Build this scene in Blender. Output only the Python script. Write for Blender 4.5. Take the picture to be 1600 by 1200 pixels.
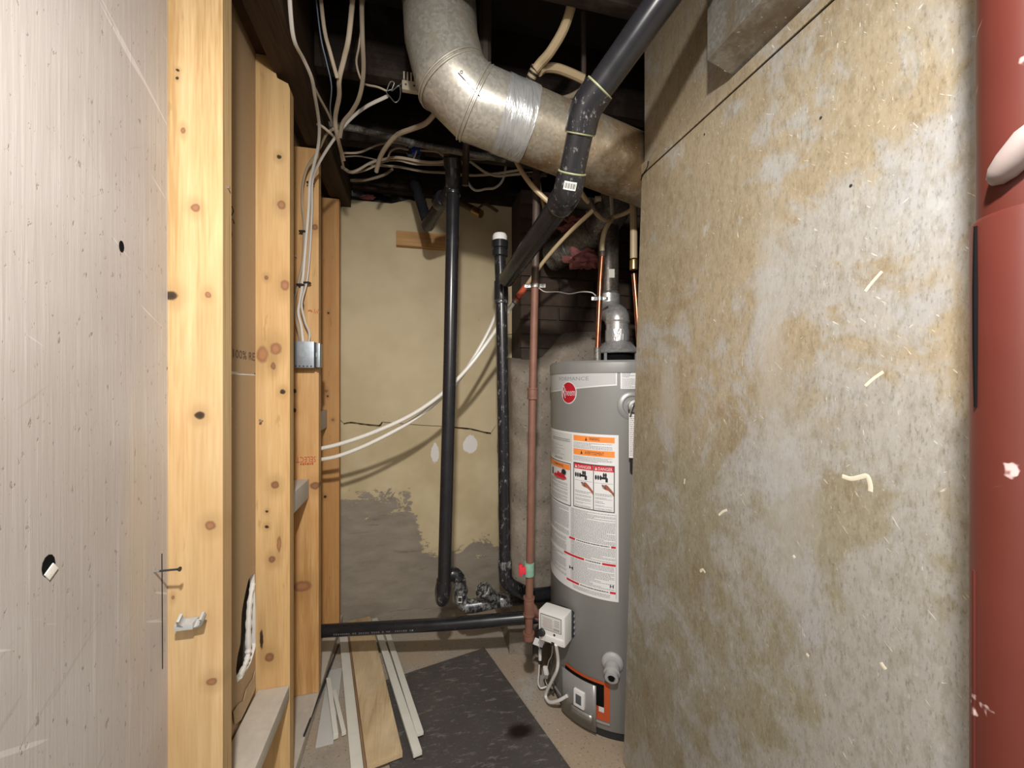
import bpy, bmesh, math, random
from mathutils import Vector, Matrix, noise
from mathutils.geometry import tessellate_polygon
random.seed(7)
for o in list(bpy.data.objects): bpy.data.objects.remove(o, do_unlink=True)
S = bpy.context.scene
COL = S.collection
R = math.radians

# ------------------------------------------------------------------ camera
F = 640.0; TH = R(13.5); CH = 1.22
cam = bpy.data.objects.new('camera', bpy.data.cameras.new('camera'))
COL.objects.link(cam); S.camera = cam
cam.location = (0, 0, CH); cam.rotation_euler = (R(90), 0, -TH)
cam.data.sensor_width = 36; cam.data.sensor_fit = 'HORIZONTAL'
cam.data.lens = 36 * F / 1600; cam.data.clip_start = 0.01
# ------------------------------------------------------------------ world, lights, exposure
w = bpy.data.worlds.new('world'); S.world = w; w.use_nodes = True
w.node_tree.nodes['Background'].inputs[0].default_value = (1.0, 0.98, 0.95, 1)
w.node_tree.nodes['Background'].inputs[1].default_value = 0.28
def lamp(name, typ, loc, energy, color, size, target=None):
    d = bpy.data.lights.new(name, typ); d.energy = energy; d.color = color
    if typ == 'AREA': d.size = size
    else: d.shadow_soft_size = size
    o = bpy.data.objects.new(name, d); COL.objects.link(o); o.location = loc
    if target: o.rotation_euler = (Vector(target) - Vector(loc)).to_track_quat('-Z', 'Y').to_euler()
    return o
bl = lamp('ceiling_bulb', 'SPOT', (-0.03, -0.06, 1.92), 86, (1.0, 0.96, 0.91), 0.03, (0.16, 1.0, 0.35))
bl.data.spot_size = R(168); bl.data.spot_blend = 1.0
lamp('fill_light', 'AREA', (0.0, -1.7, 1.9), 17, (1.0, 0.98, 0.96), 1.2, (0.15, 1.8, 1.1))  # added soft fill, stands in for light from the room behind
vs = S.view_settings
vs.view_transform = 'Standard'; vs.look = 'None'; vs.gamma = 1; vs.use_curve_mapping = False
vs.exposure = 0.54

# ------------------------------------------------------------------ pixel -> room
FW = Vector((math.sin(TH), math.cos(TH), 0)); RT = Vector((math.cos(TH), -math.sin(TH), 0)); UP = Vector((0, 0, 1))
CAM = Vector((0, 0, CH))
def ray(x, y): return FW + RT * ((x - 800) / F) + UP * ((600 - y) / F)
def atD(x, y, d): return CAM + ray(x, y) * d
def atY(x, y, Y): r = ray(x, y); return CAM + r * (Y / r.y)
def atX(x, y, X): r = ray(x, y); return CAM + r * (X / r.x)
def atZ(x, y, z): r = ray(x, y); return CAM + r * ((z - CH) / r.z)

# ------------------------------------------------------------------ mesh builder
class MB:
    def __init__(s): s.v = []; s.f = []
    def add(s, vs, fs):
        b = len(s.v); s.v += [Vector(p) for p in vs]; s.f += [tuple(b + i for i in f) for f in fs]; return s
    def box(s, a, b, bev=0.0):
        c = [(a[i] + b[i]) / 2 for i in range(3)]; h = [abs(b[i] - a[i]) / 2 for i in range(3)]
        return s.obox(c, (1, 0, 0), (0, 1, 0), (0, 0, 1), h, bev)
    def obox(s, c, ax, ay, az, h, bev=0.0):
        bm = bmesh.new(); bmesh.ops.create_cube(bm, size=2)
        for v in bm.verts: v.co = Vector((v.co.x * h[0], v.co.y * h[1], v.co.z * h[2]))
        if bev: bmesh.ops.bevel(bm, geom=bm.edges[:], offset=bev, segments=2, affect='EDGES', profile=.7)
        M = Matrix((Vector(ax).normalized(), Vector(ay).normalized(), Vector(az).normalized())).transposed()
        bm.verts.index_update()
        s.add([M @ v.co + Vector(c) for v in bm.verts], [[v.index for v in f.verts] for f in bm.faces]); bm.free(); return s
    def beam(s, p, q, wdt, hgt, up=(0, 0, 1), bev=0.001):
        p = Vector(p); q = Vector(q); ax = (q - p).normalized(); ay = Vector(up).cross(ax).normalized(); az = ax.cross(ay)
        return s.obox((p + q) / 2, ax, ay, az, ((q - p).length / 2, wdt / 2, hgt / 2), bev)
    def tube(s, pts, r, n=14, caps=True, flat=1.0):
        pts = [Vector(p) for p in pts]
        # drop doubles
        q = [pts[0]]; rr = r if isinstance(r, (list, tuple)) else [r] * len(pts); ro = [rr[0]]
        for p, k in zip(pts[1:], rr[1:]):
            if (p - q[-1]).length > 1e-6: q.append(p); ro.append(k)
            else:
                q.append(p + (q[-1] - q[-2] if len(q) > 1 else Vector((0, 0, 1))).normalized() * 1e-5); ro.append(k)
        pts = q; m = len(pts)
        T = []
        for i in range(m):
            if i == 0: t = pts[1] - pts[0]
            elif i == m - 1: t = pts[-1] - pts[-2]
            else: t = (pts[i] - pts[i-1]).normalized() + (pts[i+1] - pts[i]).normalized()
            T.append(t.normalized())
        a = Vector((0, 0, 1)) if abs(T[0].z) < .9 else Vector((1, 0, 0))
        nrm = (a - T[0] * a.dot(T[0])).normalized(); vs = []; fs = []
        for i in range(m):
            nrm = (nrm - T[i] * nrm.dot(T[i])).normalized(); bn = T[i].cross(nrm)
            for j in range(n):
                an = 2 * math.pi * j / n
                vs.append(pts[i] + nrm * (math.cos(an) * ro[i]) + bn * (math.sin(an) * ro[i] * flat))
        for i in range(m - 1):
            for j in range(n):
                fs.append((i*n + j, i*n + (j+1) % n, (i+1)*n + (j+1) % n, (i+1)*n + j))
        if caps: fs.append(tuple(range(n))[::-1]); fs.append(tuple((m-1)*n + j for j in range(n)))
        return s.add(vs, fs)
    def lathe(s, prof, o, ax=(0, 0, 1), n=32):      # prof: (radius, height along axis)
        o = Vector(o); ax = Vector(ax).normalized()
        a = Vector((1, 0, 0)) if abs(ax.x) < .9 else Vector((0, 1, 0))
        u = (a - ax * a.dot(ax)).normalized(); v = ax.cross(u); vs = []; fs = []
        for r_, h in prof:
            for j in range(n):
                an = 2 * math.pi * j / n; vs.append(o + ax * h + u * (r_ * math.cos(an)) + v * (r_ * math.sin(an)))
        for i in range(len(prof) - 1):
            for j in range(n): fs.append((i*n + j, i*n + (j+1) % n, (i+1)*n + (j+1) % n, (i+1)*n + j))
        fs.append(tuple(range(n))[::-1]); fs.append(tuple((len(prof)-1)*n + j for j in range(n)))
        return s.add(vs, fs)
    def prism(s, poly, ex):
        n = len(poly); ex = Vector(ex); P = [Vector(p) for p in poly]
        tr = tessellate_polygon([P]); vs = P + [p + ex for p in P]
        fs = [tuple(t) for t in tr] + [tuple(i + n for i in t)[::-1] for t in tr]
        fs += [(i, (i+1) % n, (i+1) % n + n, i + n) for i in range(n)]
        return s.add(vs, fs)

def mesh_from(mb, name, origin, smooth):
    me = bpy.data.meshes.new(name); o = Vector(origin)
    me.from_pydata([v - o for v in mb.v], [], mb.f)
    bm = bmesh.new(); bm.from_mesh(me); bmesh.ops.recalc_face_normals(bm, faces=bm.faces[:]); bm.to_mesh(me); bm.free()
    if smooth:
        me.polygons.foreach_set('use_smooth', [True] * len(me.polygons)); me.set_sharp_from_angle(angle=R(smooth))
    return me
def tag(o, label=None, cat=None, group=None, kind=None):
    for k, v in (('label', label), ('category', cat), ('group', group), ('kind', kind)):
        if v: o[k] = v
    return o
def thing(name, loc, label, cat, group=None):
    o = bpy.data.objects.new(name, None); COL.objects.link(o); o.location = loc; o.empty_display_size = .05
    return tag(o, label, cat, group)
WL = {}
def rootloc(p):
    while p is not None:
        if p.name in WL: return WL[p.name]
        if p.parent is None: return Vector(p.location)
        p = p.parent
def part(mb, name, mat, parent, label=None, smooth=35, kind=None):
    o = bpy.data.objects.new(name, mesh_from(mb, name, rootloc(parent), smooth)); COL.objects.link(o)
    o.parent = parent; o.data.materials.append(M(mat))
    return tag(o, label, None, None, kind)
def solo(mb, name, mat, label=None, cat=None, group=None, kind=None, smooth=35):
    lo = [min(v[i] for v in mb.v) for i in range(3)]; hi = [max(v[i] for v in mb.v) for i in range(3)]
    org = Vector(((lo[0]+hi[0])/2, (lo[1]+hi[1])/2, lo[2]))
    o = bpy.data.objects.new(name, mesh_from(mb, name, org, smooth)); COL.objects.link(o); o.location = org
    o.data.materials.append(M(mat)); return tag(o, label, cat, group, kind)
def spline(pts, k=6):
    P = [Vector(p) for p in pts]
    if len(P) < 3: return P
    P = [P[0]*2 - P[1]] + P + [P[-1]*2 - P[-2]]; out = []
    for i in range(1, len(P) - 2):
        a, b, c, d = P[i-1:i+3]
        for j in range(k):
            t = j / k
            out.append(.5 * (2*b + (c - a)*t + (2*a - 5*b + 4*c - d)*t*t + (3*b - a - 3*c + d)*t**3))
    out.append(P[-2]); return out
def fillet(pts, rad, k=6):
    P = [Vector(p) for p in pts]; out = [P[0]]
    for i in range(1, len(P) - 1):
        a = (P[i-1] - P[i]); b = (P[i+1] - P[i]); d = min(rad, a.length*.48, b.length*.48)
        p0 = P[i] + a.normalized()*d; p1 = P[i] + b.normalized()*d
        for j in range(k + 1):
            t = j / k; out.append(p0*(1-t)**2 + P[i]*2*t*(1-t) + p1*t*t)
    out.append(P[-1]); return out
def px(pts): return [atD(*p) for p in pts]
def text_mesh(s, size=1.0):
    c = bpy.data.curves.new('txt', 'FONT'); c.body = s; c.size = size; c.resolution_u = 2
    o = bpy.data.objects.new('txt', c); COL.objects.link(o)
    dg = bpy.context.evaluated_depsgraph_get(); e = o.evaluated_get(dg); me = e.to_mesh()
    v = [tuple(p.co) for p in me.vertices]; f = [tuple(p.vertices) for p in me.polygons]
    e.to_mesh_clear(); bpy.data.objects.remove(o); bpy.data.curves.remove(c)
    return v, f
def add_text(mb, s, fn, width=None, height=None):
    """fn(a, b) maps text x,y (metres) to a point"""
    v, f = text_mesh(s)
    x0 = min(p[0] for p in v); x1 = max(p[0] for p in v); y0 = min(p[1] for p in v); y1 = max(p[1] for p in v)
    sy = (height / (y1 - y0)) if height else width / (x1 - x0); sx = (width / (x1 - x0)) if width else sy
    mb.add([fn((p[0]-x0)*sx, (p[1]-y0)*sy) for p in v], f)

# ------------------------------------------------------------------ materials
MATS = {}
def M(k): return MATS[k] if isinstance(k, str) else k
class N:
    def __init__(s, name, **kw):
        s.m = bpy.data.materials.new(name); s.m.use_nodes = True; s.t = s.m.node_tree
        s.b = s.t.nodes['Principled BSDF']; MATS[name] = s.m
        s.set(**kw)
    def set(s, rough=None, metal=None, spec=None, color=None, trans=None, sheen=None, coat=None):
        for k, v in (('Roughness', rough), ('Metallic', metal), ('Specular IOR Level', spec), ('Coat Weight', coat)):
            if v is not None: s.b.inputs[k].default_value = v
        if color is not None: s.b.inputs['Base Color'].default_value = (*color, 1)
    def n(s, typ, **kw):
        nd = s.t.nodes.new('ShaderNode' + typ)
        for k, v in kw.items(): setattr(nd, k, v)
        return nd
    def link(s, a, b): s.t.links.new(a, b)
    def put(s, sock, v):
        if hasattr(v, 'is_output'): s.link(v, sock)
        elif isinstance(v, (tuple, list)) and sock.type == 'RGBA' and len(v) == 3: sock.default_value = (*v, 1)
        else: sock.default_value = v
    def coord(s, scale=(1, 1, 1), rot=(0, 0, 0), loc=(0, 0, 0), world=False):
        mp = s.n('Mapping'); mp.inputs['Scale'].default_value = scale; mp.inputs['Rotation'].default_value = rot; mp.inputs['Location'].default_value = loc
        if world: s.link(s.n('NewGeometry').outputs['Position'], mp.inputs['Vector'])
        else: s.link(s.n('TexCoord').outputs['Object'], mp.inputs['Vector'])
        return mp.outputs[0]
    def noise(s, sc, det=4, rough=.55, vec=None, dist=0.0):
        nd = s.n('TexNoise'); nd.inputs['Scale'].default_value = sc; nd.inputs['Detail'].default_value = det
        nd.inputs['Roughness'].default_value = rough; nd.inputs['Distortion'].default_value = dist
        s.link(vec if vec is not None else s.coord(), nd.inputs['Vector']); return nd.outputs['Fac']
    def ramp(s, fac, stops, interp='LINEAR'):
        r_ = s.n('ValToRGB'); r_.color_ramp.interpolation = interp; e = r_.color_ramp.elements
        while len(e) < len(stops): e.new(.5)
        for el, (p, c) in zip(e, stops):
            el.position = p; el.color = (c, c, c, 1) if not isinstance(c, (tuple, list)) else (*c, 1)
        s.link(fac, r_.inputs[0]); return r_.outputs[0]
    def mix(s, fac, a, b, mode='MIX'):
        mx = s.n('MixRGB', blend_type=mode)
        s.put(mx.inputs[0], fac); s.put(mx.inputs[1], a); s.put(mx.inputs[2], b); return mx.outputs[0]
    def math(s, op, a, b=0.0, c=None):
        nd = s.n('Math', operation=op); s.put(nd.inputs[0], a); s.put(nd.inputs[1], b)
        if c is not None: s.put(nd.inputs[2], c)
        return nd.outputs[0]
    def smooth(s, v, a, b):
        nd = s.n('MapRange', interpolation_type='SMOOTHSTEP'); s.put(nd.inputs[0], v)
        nd.inputs[1].default_value = a; nd.inputs[2].default_value = b; return nd.outputs[0]
    def xyz(s, vec):
        nd = s.n('SeparateXYZ'); s.link(vec, nd.inputs[0]); return nd.outputs
    def spot(s, vec, c, r_, edge=.35):      # 1 inside an ellipsoid
        a = s.n('VectorMath', operation='SUBTRACT'); s.link(vec, a.inputs[0]); a.inputs[1].default_value = c
        b = s.n('VectorMath', operation='MULTIPLY'); s.link(a.outputs[0], b.inputs[0]); b.inputs[1].default_value = [1/k if k else 0 for k in r_]
        l = s.n('VectorMath', operation='LENGTH'); s.link(b.outputs[0], l.inputs[0])
        return s.smooth(l.outputs['Value'], 1 + edge, 1 - edge)
    def col(s, c): s.put(s.b.inputs['Base Color'], c)
    def rgh(s, c): s.put(s.b.inputs['Roughness'], c)
    def bump(s, h, st=.3, d=.002):
        b = s.n('Bump'); b.inputs['Strength'].default_value = st; b.inputs['Distance'].default_value = d
        s.link(h, b.inputs['Height']); s.link(b.outputs[0], s.b.inputs['Normal'])

def plain(name, color, rough=.5, metal=0, var=.15, sc=30, bump=0, spec=None, coat=None):
    m = N(name, rough=rough, metal=metal, spec=spec, coat=coat)
    f = m.noise(sc); m.col(m.mix(f, tuple(c*(1-var) for c in color), tuple(min(1, c*(1+var)) for c in color)))
    if bump: m.bump(m.noise(sc*3), bump, .001)
    return m
def wood(name, c1, c2, knots=(), ax='z', rough=.6, dirt=0, seed=0):
    """knots: (centre world, rx, rz, colour)"""
    m = N(name, rough=rough, spec=.3)
    sc = {'z': (1, 1, .045), 'x': (.045, 1, 1), 'y': (1, .045, 1)}[ax]
    v = m.coord(sc, loc=(seed*1.3, seed*.7, 0), world=True)
    g = m.noise(26, 3, .5, v, .6); fine = m.noise(240, 2, .5, v)
    wv = m.n('TexWave', wave_type='RINGS', rings_direction='X'); wv.inputs['Scale'].default_value = 16; wv.inputs['Distortion'].default_value = 5.5
    wv.inputs['Detail'].default_value = 1.5; wv.inputs['Detail Scale'].default_value = .8; m.link(v, wv.inputs['Vector'])
    f = m.math('ADD', m.math('MULTIPLY', g, .62), m.math('MULTIPLY', m.math('POWER', wv.outputs['Fac'], .6), .30)); f = m.math('ADD', f, m.math('MULTIPLY', m.math('SUBTRACT', fine, .3), .62))
    c = m.ramp(f, [(.33, tuple(a*.9 for a in c1)), (.55, tuple((a + b)/2 for a, b in zip(c1, c2))), (.82, c2)])
    warm = m.smooth(m.noise(3.5, 3, .6, m.coord((1.6, 1, .5), loc=(seed, 0, seed), world=True)), .4, .7)
    c = m.mix(m.math('MULTIPLY', m.smooth(wv.outputs['Fac'], .72, .95), .22), c, tuple(a*.62 for a in c1))
    c = m.mix(m.math('MULTIPLY', warm, .45), c, (c1[0], c1[1]*.88, c1[2]*.75))
    c = m.mix(m.math('MULTIPLY', m.smooth(m.noise(42, 3, .6, m.coord((1, 1, .25), world=True)), .66, .74), .3), c, tuple(a*.45 for a in c1))
    pos = m.n('NewGeometry').outputs['Position']
    jit = m.n('TexNoise'); jit.inputs['Scale'].default_value = 60; jit.inputs['Detail'].default_value = 2; m.link(pos, jit.inputs['Vector'])
    wob = m.n('VectorMath', operation='MULTIPLY_ADD'); m.link(jit.outputs['Color'], wob.inputs[0]); wob.inputs[1].default_value = (.006, 0, .006); m.link(pos, wob.inputs[2])
    pv = wob.outputs[0]
    for k in knots:
        kc, rx, rz, kcol = k; kc = (kc[0] + .003, kc[1], kc[2] + .003)
        halo = m.math('MULTIPLY', m.spot(pv, kc, (rx*2.3, 0, rz*3.2), .6), .45)
        c = m.mix(halo, c, tuple(a*.72 for a in c1))
        c = m.mix(m.math('MULTIPLY', m.spot(pv, kc, (rx*1.1, 0, rz*1.1), .25), .9), c, tuple(a*.75 for a in kcol)); c = m.mix(m.math('MULTIPLY', m.spot(pv, kc, (rx*.62, 0, rz*.62), .5), .7), c, tuple(min(1, a*1.3) for a in kcol))
    if dirt:
        c = m.mix(m.math('MULTIPLY', m.smooth(m.noise(7, 6, .65), .48, .72), dirt), c, (.25, .2, .15))
    m.col(c); m.bump(m.math('ADD', g, m.math('MULTIPLY', fine, .6)), .12, .001)
    return m

# painted rough board at the left
m = N('grey_paint', rough=.62, spec=.35)
v = m.coord((1, 1, .03), world=True); g = m.noise(150, 3, .6, v, .2); g2 = m.noise(45, 4, .6, m.coord((1, 1, .12), world=True))
pit = m.smooth(m.noise(95, 4, .65, m.coord((1, 1, .55), world=True)), .62, .70)
big = m.noise(3.2, 3, .5, m.coord(world=True))
c = m.mix(m.smooth(big, .3, .7), (.385, .345, .318), (.45, .415, .392))
c = m.mix(m.math('MULTIPLY', m.smooth(g, .54, .72), .22), c, (.66, .635, .61))
c = m.mix(m.math('MULTIPLY', m.smooth(g, .44, .28), .22), c, (.42, .38, .355))
c = m.mix(m.math('MULTIPLY', pit, .7), c, (.22, .18, .155))
def lines(m, rot, sc, lo, hi, world=True, stretch=.06, nsc=8, axis=(0, 1, 0)):
    mp = m.coord((1, 1, 1), rot=rot, world=world); mp2 = m.n('Mapping'); mp2.inputs['Scale'].default_value = (stretch*sc, stretch*sc, sc)
    m.link(mp, mp2.inputs['Vector']); return m.smooth(m.noise(nsc, 2, .5, mp2.outputs[0]), lo, hi)
s1 = lines(m, (R(-35), 0, 0), 7, .71, .73, nsc=9); s2 = lines(m, (R(28), 0, 0), 6, .71, .73, nsc=9)
c = m.mix(m.math('MULTIPLY', s1, .3), c, (.3, .26, .23)); c = m.mix(m.math('MULTIPLY', s2, .35), c, (.75, .72, .7))
yst = m.spot(m.coord(world=True), (0, .80, .95), (0, .03, .22), .8)
c = m.mix(m.math('MULTIPLY', yst, .28), c, (.56, .42, .25)); m.col(c)
h = m.math('ADD', m.math('MULTIPLY', g, .7), m.math('MULTIPLY', g2, .5)); h = m.math('SUBTRACT', h, m.math('MULTIPLY', pit, .6)); m.bump(h, .32, .0025)

# brown drywall paper, gypsum
m = N('drywall_paper', rough=.85, spec=.1); f = m.noise(260, 3, .7); b = m.noise(5, 3)
c = m.mix(f, (.40, .285, .17), (.52, .385, .24)); c = m.mix(m.math('MULTIPLY', m.smooth(m.noise(60, 3, .6), .68, .74), .6), c, (.62, .54, .42))
m.col(m.mix(m.math('MULTIPLY', b, .4), c, (.42, .29, .17))); m.bump(f, .15, .001)
plain('gypsum', (.72, .69, .64), .9, 0, .1, 40, .4)
plain('torn_paper', (.46, .34, .21), .9, 0, .2, 50, .3)

# cream wall with peeled paint over concrete
m = N('cream_wall', rough=.7, spec=.25); wv = m.coord(world=True); xy = m.xyz(wv)
pa = m.mix(m.smooth(m.noise(4, 3, .6, wv), .35, .7), (.50, .405, .24), (.61, .51, .325))
pa = m.mix(m.math('MULTIPLY', m.smooth(m.noise(2.6, 4, .6, m.coord((1, 1, .3), world=True)), .55, .75), .4), pa, (.50, .37, .13))
pa = m.mix(m.smooth(m.math('ADD', m.math('MULTIPLY', m.spot(wv, (0.113, 2.25, .846), (.022, 1, .05), .9), .8), m.math('MULTIPLY', m.noise(38, 5, .7, wv), .6)), .66, .74), pa, (.72, .69, .66))
pa = m.mix(m.smooth(m.math('ADD', m.math('MULTIPLY', m.spot(wv, (0.304, 2.25, .888), (.04, 1, .05), .9), .8), m.math('MULTIPLY', m.noise(38, 5, .7, wv), .6)), .66, .74), pa, (.72, .69, .66))
pa = m.mix(m.math('MULTIPLY', m.smooth(m.noise(120, 2, .5, wv), .74, .78), .8), pa, (.10, .07, .04))
cc = m.mix(m.noise(9, 5, .65, m.coord((1, 1, 2.5), world=True)), (.17, .143, .108), (.39, .345, .28))
cc = m.mix(m.math('MULTIPLY', m.smooth(m.noise(30, 4, .7, m.coord((.12, 1, 1.4), world=True)), .6, .7), .5), cc, (.12, .095, .07))
edge = m.math('ADD', xy[2], m.math('MULTIPLY', m.math('SUBTRACT', m.noise(9, 8, .78, m.coord((1, 1, 1.6), world=True), .6), .5), .75))
# threshold height drops from left to right
thr = m.math('SUBTRACT', .62, m.math('MULTIPLY', m.smooth(xy[0], -.03, .05), .29))
peel = m.smooth(m.math('SUBTRACT', thr, edge), -.004, .004)
m.col(m.mix(peel, pa, cc)); m.rgh(m.mix(peel, (.6, .6, .6), (.9, .9, .9)))
m.bump(m.math('ADD', m.math('MULTIPLY', m.math('SUBTRACT', 1.0, peel), .5), m.math('MULTIPLY', m.noise(60, 4, .6, wv), .3)), .5, .002)
m = N('cream_panel', rough=.65, spec=.3); wv = m.coord(world=True)
pa = m.mix(m.smooth(m.noise(3, 3, .6, wv), .3, .7), (.51, .415, .25), (.61, .51, .33))
pa = m.mix(m.math('MULTIPLY', m.smooth(m.noise(110, 2, .5, m.coord((1, 1, .5), world=True)), .74, .78), .6), pa, (.12, .09, .05)); m.col(pa); m.bump(m.noise(30, 3, .5, wv), .1, .001)

# floor, parging, bricks
m = N('floor_concrete', rough=.9, spec=.2); wv = m.coord(world=True)
c = m.mix(m.noise(5, 5, .65, wv), (.22, .185, .145), (.50, .45, .385)); c = m.mix(m.math('MULTIPLY', m.smooth(m.noise(2.5, 5, .6, wv), .42, .62), .7), c, (.36, .265, .175)); c = m.mix(m.math('MULTIPLY', m.smooth(m.noise(6, 5, .6, m.coord(loc=(1, 5, 0), world=True)), .55, .68), .6), c, (.40, .41, .41))
c = m.mix(m.math('MULTIPLY', m.smooth(m.noise(120, 3, .7, wv), .58, .68), .8), c, (.10, .075, .05)); c = m.mix(m.math('MULTIPLY', m.smooth(m.noise(110, 2, .6, m.coord(loc=(3, 1, 0), world=True)), .66, .72), .6), c, (.62, .57, .5))
m.col(c); m.bump(m.noise(90, 5, .7, wv), .5, .003)
m = N('parging', rough=.92, spec=.2); wv = m.coord(world=True)
c = m.mix(m.noise(9, 6, .7, wv), (.11, .088, .068), (.42, .365, .30)); c = m.mix(m.math('MULTIPLY', m.smooth(m.noise(70, 4, .65, wv), .6, .72), .6), c, (.50, .45, .39))
c = m.mix(m.math('MULTIPLY', m.smooth(m.noise(55, 3, .6, m.coord(loc=(2, 0, 0), world=True)), .6, .72), .7), c, (.06, .045, .035)); m.col(c); m.bump(m.noise(38, 6, .7, wv), .8, .006)
m = N('sooty_brick', rough=.9, spec=.2); wv = m.coord(world=True)
m.col(m.mix(m.noise(14, 6, .7, wv), (.035, .025, .019), (.115, .082, .062))); m.bump(m.noise(60, 5, .7, wv), .7, .004)
plain('sooty_mortar', (.05, .038, .03), .95, 0, .4, 30, .6)
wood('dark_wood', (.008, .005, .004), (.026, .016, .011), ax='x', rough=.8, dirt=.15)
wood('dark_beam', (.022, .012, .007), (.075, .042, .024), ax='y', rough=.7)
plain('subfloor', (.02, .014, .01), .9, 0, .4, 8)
plain('black_plastic', (.014, .014, .013), .5, 0, .3, 20)

# plastics, pipes, cables
def abs_mat(name, amt, lo, hi):
    m = N(name, rough=.32, spec=.45); wv = m.coord(world=True)
    sm = m.math('MULTIPLY', m.smooth(m.noise(70, 6, .75, m.coord((1, 1, .5), world=True)), lo, hi), amt)
    c = m.mix(m.noise(10, 3, .5, wv), (.010, .010, .012), (.022, .022, .025)); m.col(m.mix(sm, c, (.42, .42, .40)))
    m.rgh(m.mix(m.noise(20, 3, .5, wv), (.16, .16, .16), (.36, .36, .36)))
abs_mat('abs_black', .55, .66, .74); abs_mat('abs_dusty', .6, .55, .72); abs_mat('abs_gunk', .75, .42, .70); abs_mat('abs_clean', .25, .70, .8)
plain('abs_glue', (.27, .28, .15), .5, 0, .4, 40)
plain('romex', (.42, .345, .25), .55, 0, .2, 18); plain('romex_white', (.62, .58, .52), .5, 0, .12, 18); plain('romex_dim', (.26, .21, .15), .6, 0, .2, 18)
plain('pex_white', (.80, .77, .70), .35, 0, .05, 10); plain('pex_tan', (.52, .40, .24), .4, 0, .12, 10)
plain('blue_wire', (.16, .20, .26), .4); plain('blue_nut', (.02, .06, .42), .4)
plain('tan_plastic', (.50, .43, .33), .5, 0, .15, 30)
m = N('iron_red', rough=.6, metal=.1); m.col(m.mix(m.noise(24, 5, .7), (.115, .05, .033), (.25, .12, .082))); m.bump(m.noise(60, 4), .3, .001)
m = N('iron_dark', rough=.55, metal=.3); m.col(m.mix(m.noise(24, 5, .7), (.05, .035, .028), (.13, .095, .075)))
m = N('copper', rough=.3, metal=.9); m.col(m.mix(m.noise(25, 4, .6), (.28, .075, .04), (.58, .24, .14)))
plain('brass', (.62, .44, .2), .35, .9, .15, 30); plain('steel', (.42, .42, .41), .4, .8, .15, 40); plain('zinc_box', (.33, .36, .39), .45, .75, .25, 60)
plain('dark_steel', (.05, .055, .06), .4, .6, .2, 60)
plain('red_plastic', (.55, .10, .045), .45); plain('red_handle', (.62, .03, .05), .4); plain('green_patina', (.22, .40, .30), .6, .2, .3, 60)
# galvanised ducts
def galv(name, a, b, stain, lo, hi, metal=.55, rough=.42):
    m = N(name, metal=metal, rough=rough); wv = m.coord(world=True)
    vo = m.n('TexVoronoi'); vo.inputs['Scale'].default_value = 130; m.link(wv, vo.inputs['Vector'])
    c = m.mix(m.math('MULTIPLY', m.xyz(vo.outputs['Color'])[0], .9), a, b)
    st = m.smooth(m.noise(7, 6, .7, m.coord((1, 1, .5), world=True)), lo, hi)
    c = m.mix(m.math('MULTIPLY', st, .85), c, stain); c = m.mix(m.math('MULTIPLY', m.smooth(m.noise(150, 2, .5, wv), .68, .74), .6), c, (.75, .72, .62)); m.col(c)
    m.rgh(m.mix(st, (rough*.8,)*3, (min(1, rough*1.5),)*3)); m.bump(m.noise(26, 4, .6, wv), .12, .002)
galv('duct_bright', (.42, .40, .35), (.60, .57, .50), (.34, .27, .17), .48, .72)
galv('duct_stained', (.36, .32, .25), (.48, .43, .34), (.22, .125, .045), .36, .60)
galv('flue_metal', (.46, .46, .46), (.66, .66, .66), (.30, .28, .26), .55, .8, .6, .4)
galv('flue_dark', (.075, .06, .05), (.14, .115, .095), (.05, .035, .025), .45, .7, .3, .5)
galv('takeoff_metal', (.24, .23, .20), (.36, .34, .30), (.16, .12, .07), .45, .65, .5, .4)
galv('grimy_metal', (.14, .13, .12), (.26, .25, .23), (.05, .04, .03), .45, .6, .4, .5)
m = N('duct_tape', metal=.55, rough=.32); m.col(m.mix(m.noise(20), (.40, .41, .41), (.60, .61, .61))); m.bump(m.noise(20, 4, .6, m.coord((2.2, .6, .35), world=True), .8), .9, .008)
plain('bead', (.55, .52, .44), .35, .6, .15, 60)
# big stained sheet metal plenum (plane X = const, so Y and Z are the sheet's own directions)
m = N('plenum_metal', metal=.45, rough=.42); wv = m.coord(world=True); xy = m.xyz(wv)
tan = m.mix(m.noise(30, 5, .7, wv), (.40, .315, .195), (.55, .47, .34)); grey = m.mix(m.noise(40, 5, .7, wv), (.44, .435, .41), (.58, .58, .565)); olive = m.mix(m.noise(34, 5, .7, wv), (.33, .305, .215), (.47, .44, .335))
hz = m.math('ADD', xy[2], m.math('MULTIPLY', m.math('SUBTRACT', m.noise(3, 4, .6, wv), .5), .5))
low = m.smooth(hz, 1.30, 1.0); base = m.mix(low, tan, olive)
deep = m.smooth(m.noise(8, 6, .7, m.coord((1, 1, .6), loc=(0, 7, 1), world=True)), .52, .68)
base = m.mix(m.math('MULTIPLY', deep, .55), base, (.30, .215, .11))
st = m.math('ADD', m.noise(5, 7, .68, wv, .5), m.math('MULTIPLY', m.smooth(xy[1], .86, .5), .10)); st = m.math('SUBTRACT', st, m.math('MULTIPLY', m.smooth(xy[2], 1.35, 1.55), .05))
c = m.mix(m.math('MULTIPLY', m.smooth(st, .50, .62), .85), base, grey)
c = m.mix(m.math('MULTIPLY', m.smooth(m.noise(6, 5, .6, m.coord(loc=(0, 4, 2), world=True), .4), .55, .66), .5), c, (.52, .535, .57))
c = m.mix(m.math('MULTIPLY', m.smooth(m.noise(24, 4, .6, m.coord((1, 1, .6), loc=(0, 3, 0), world=True)), .62, .70), .45), c, (.60, .61, .59))
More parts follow.
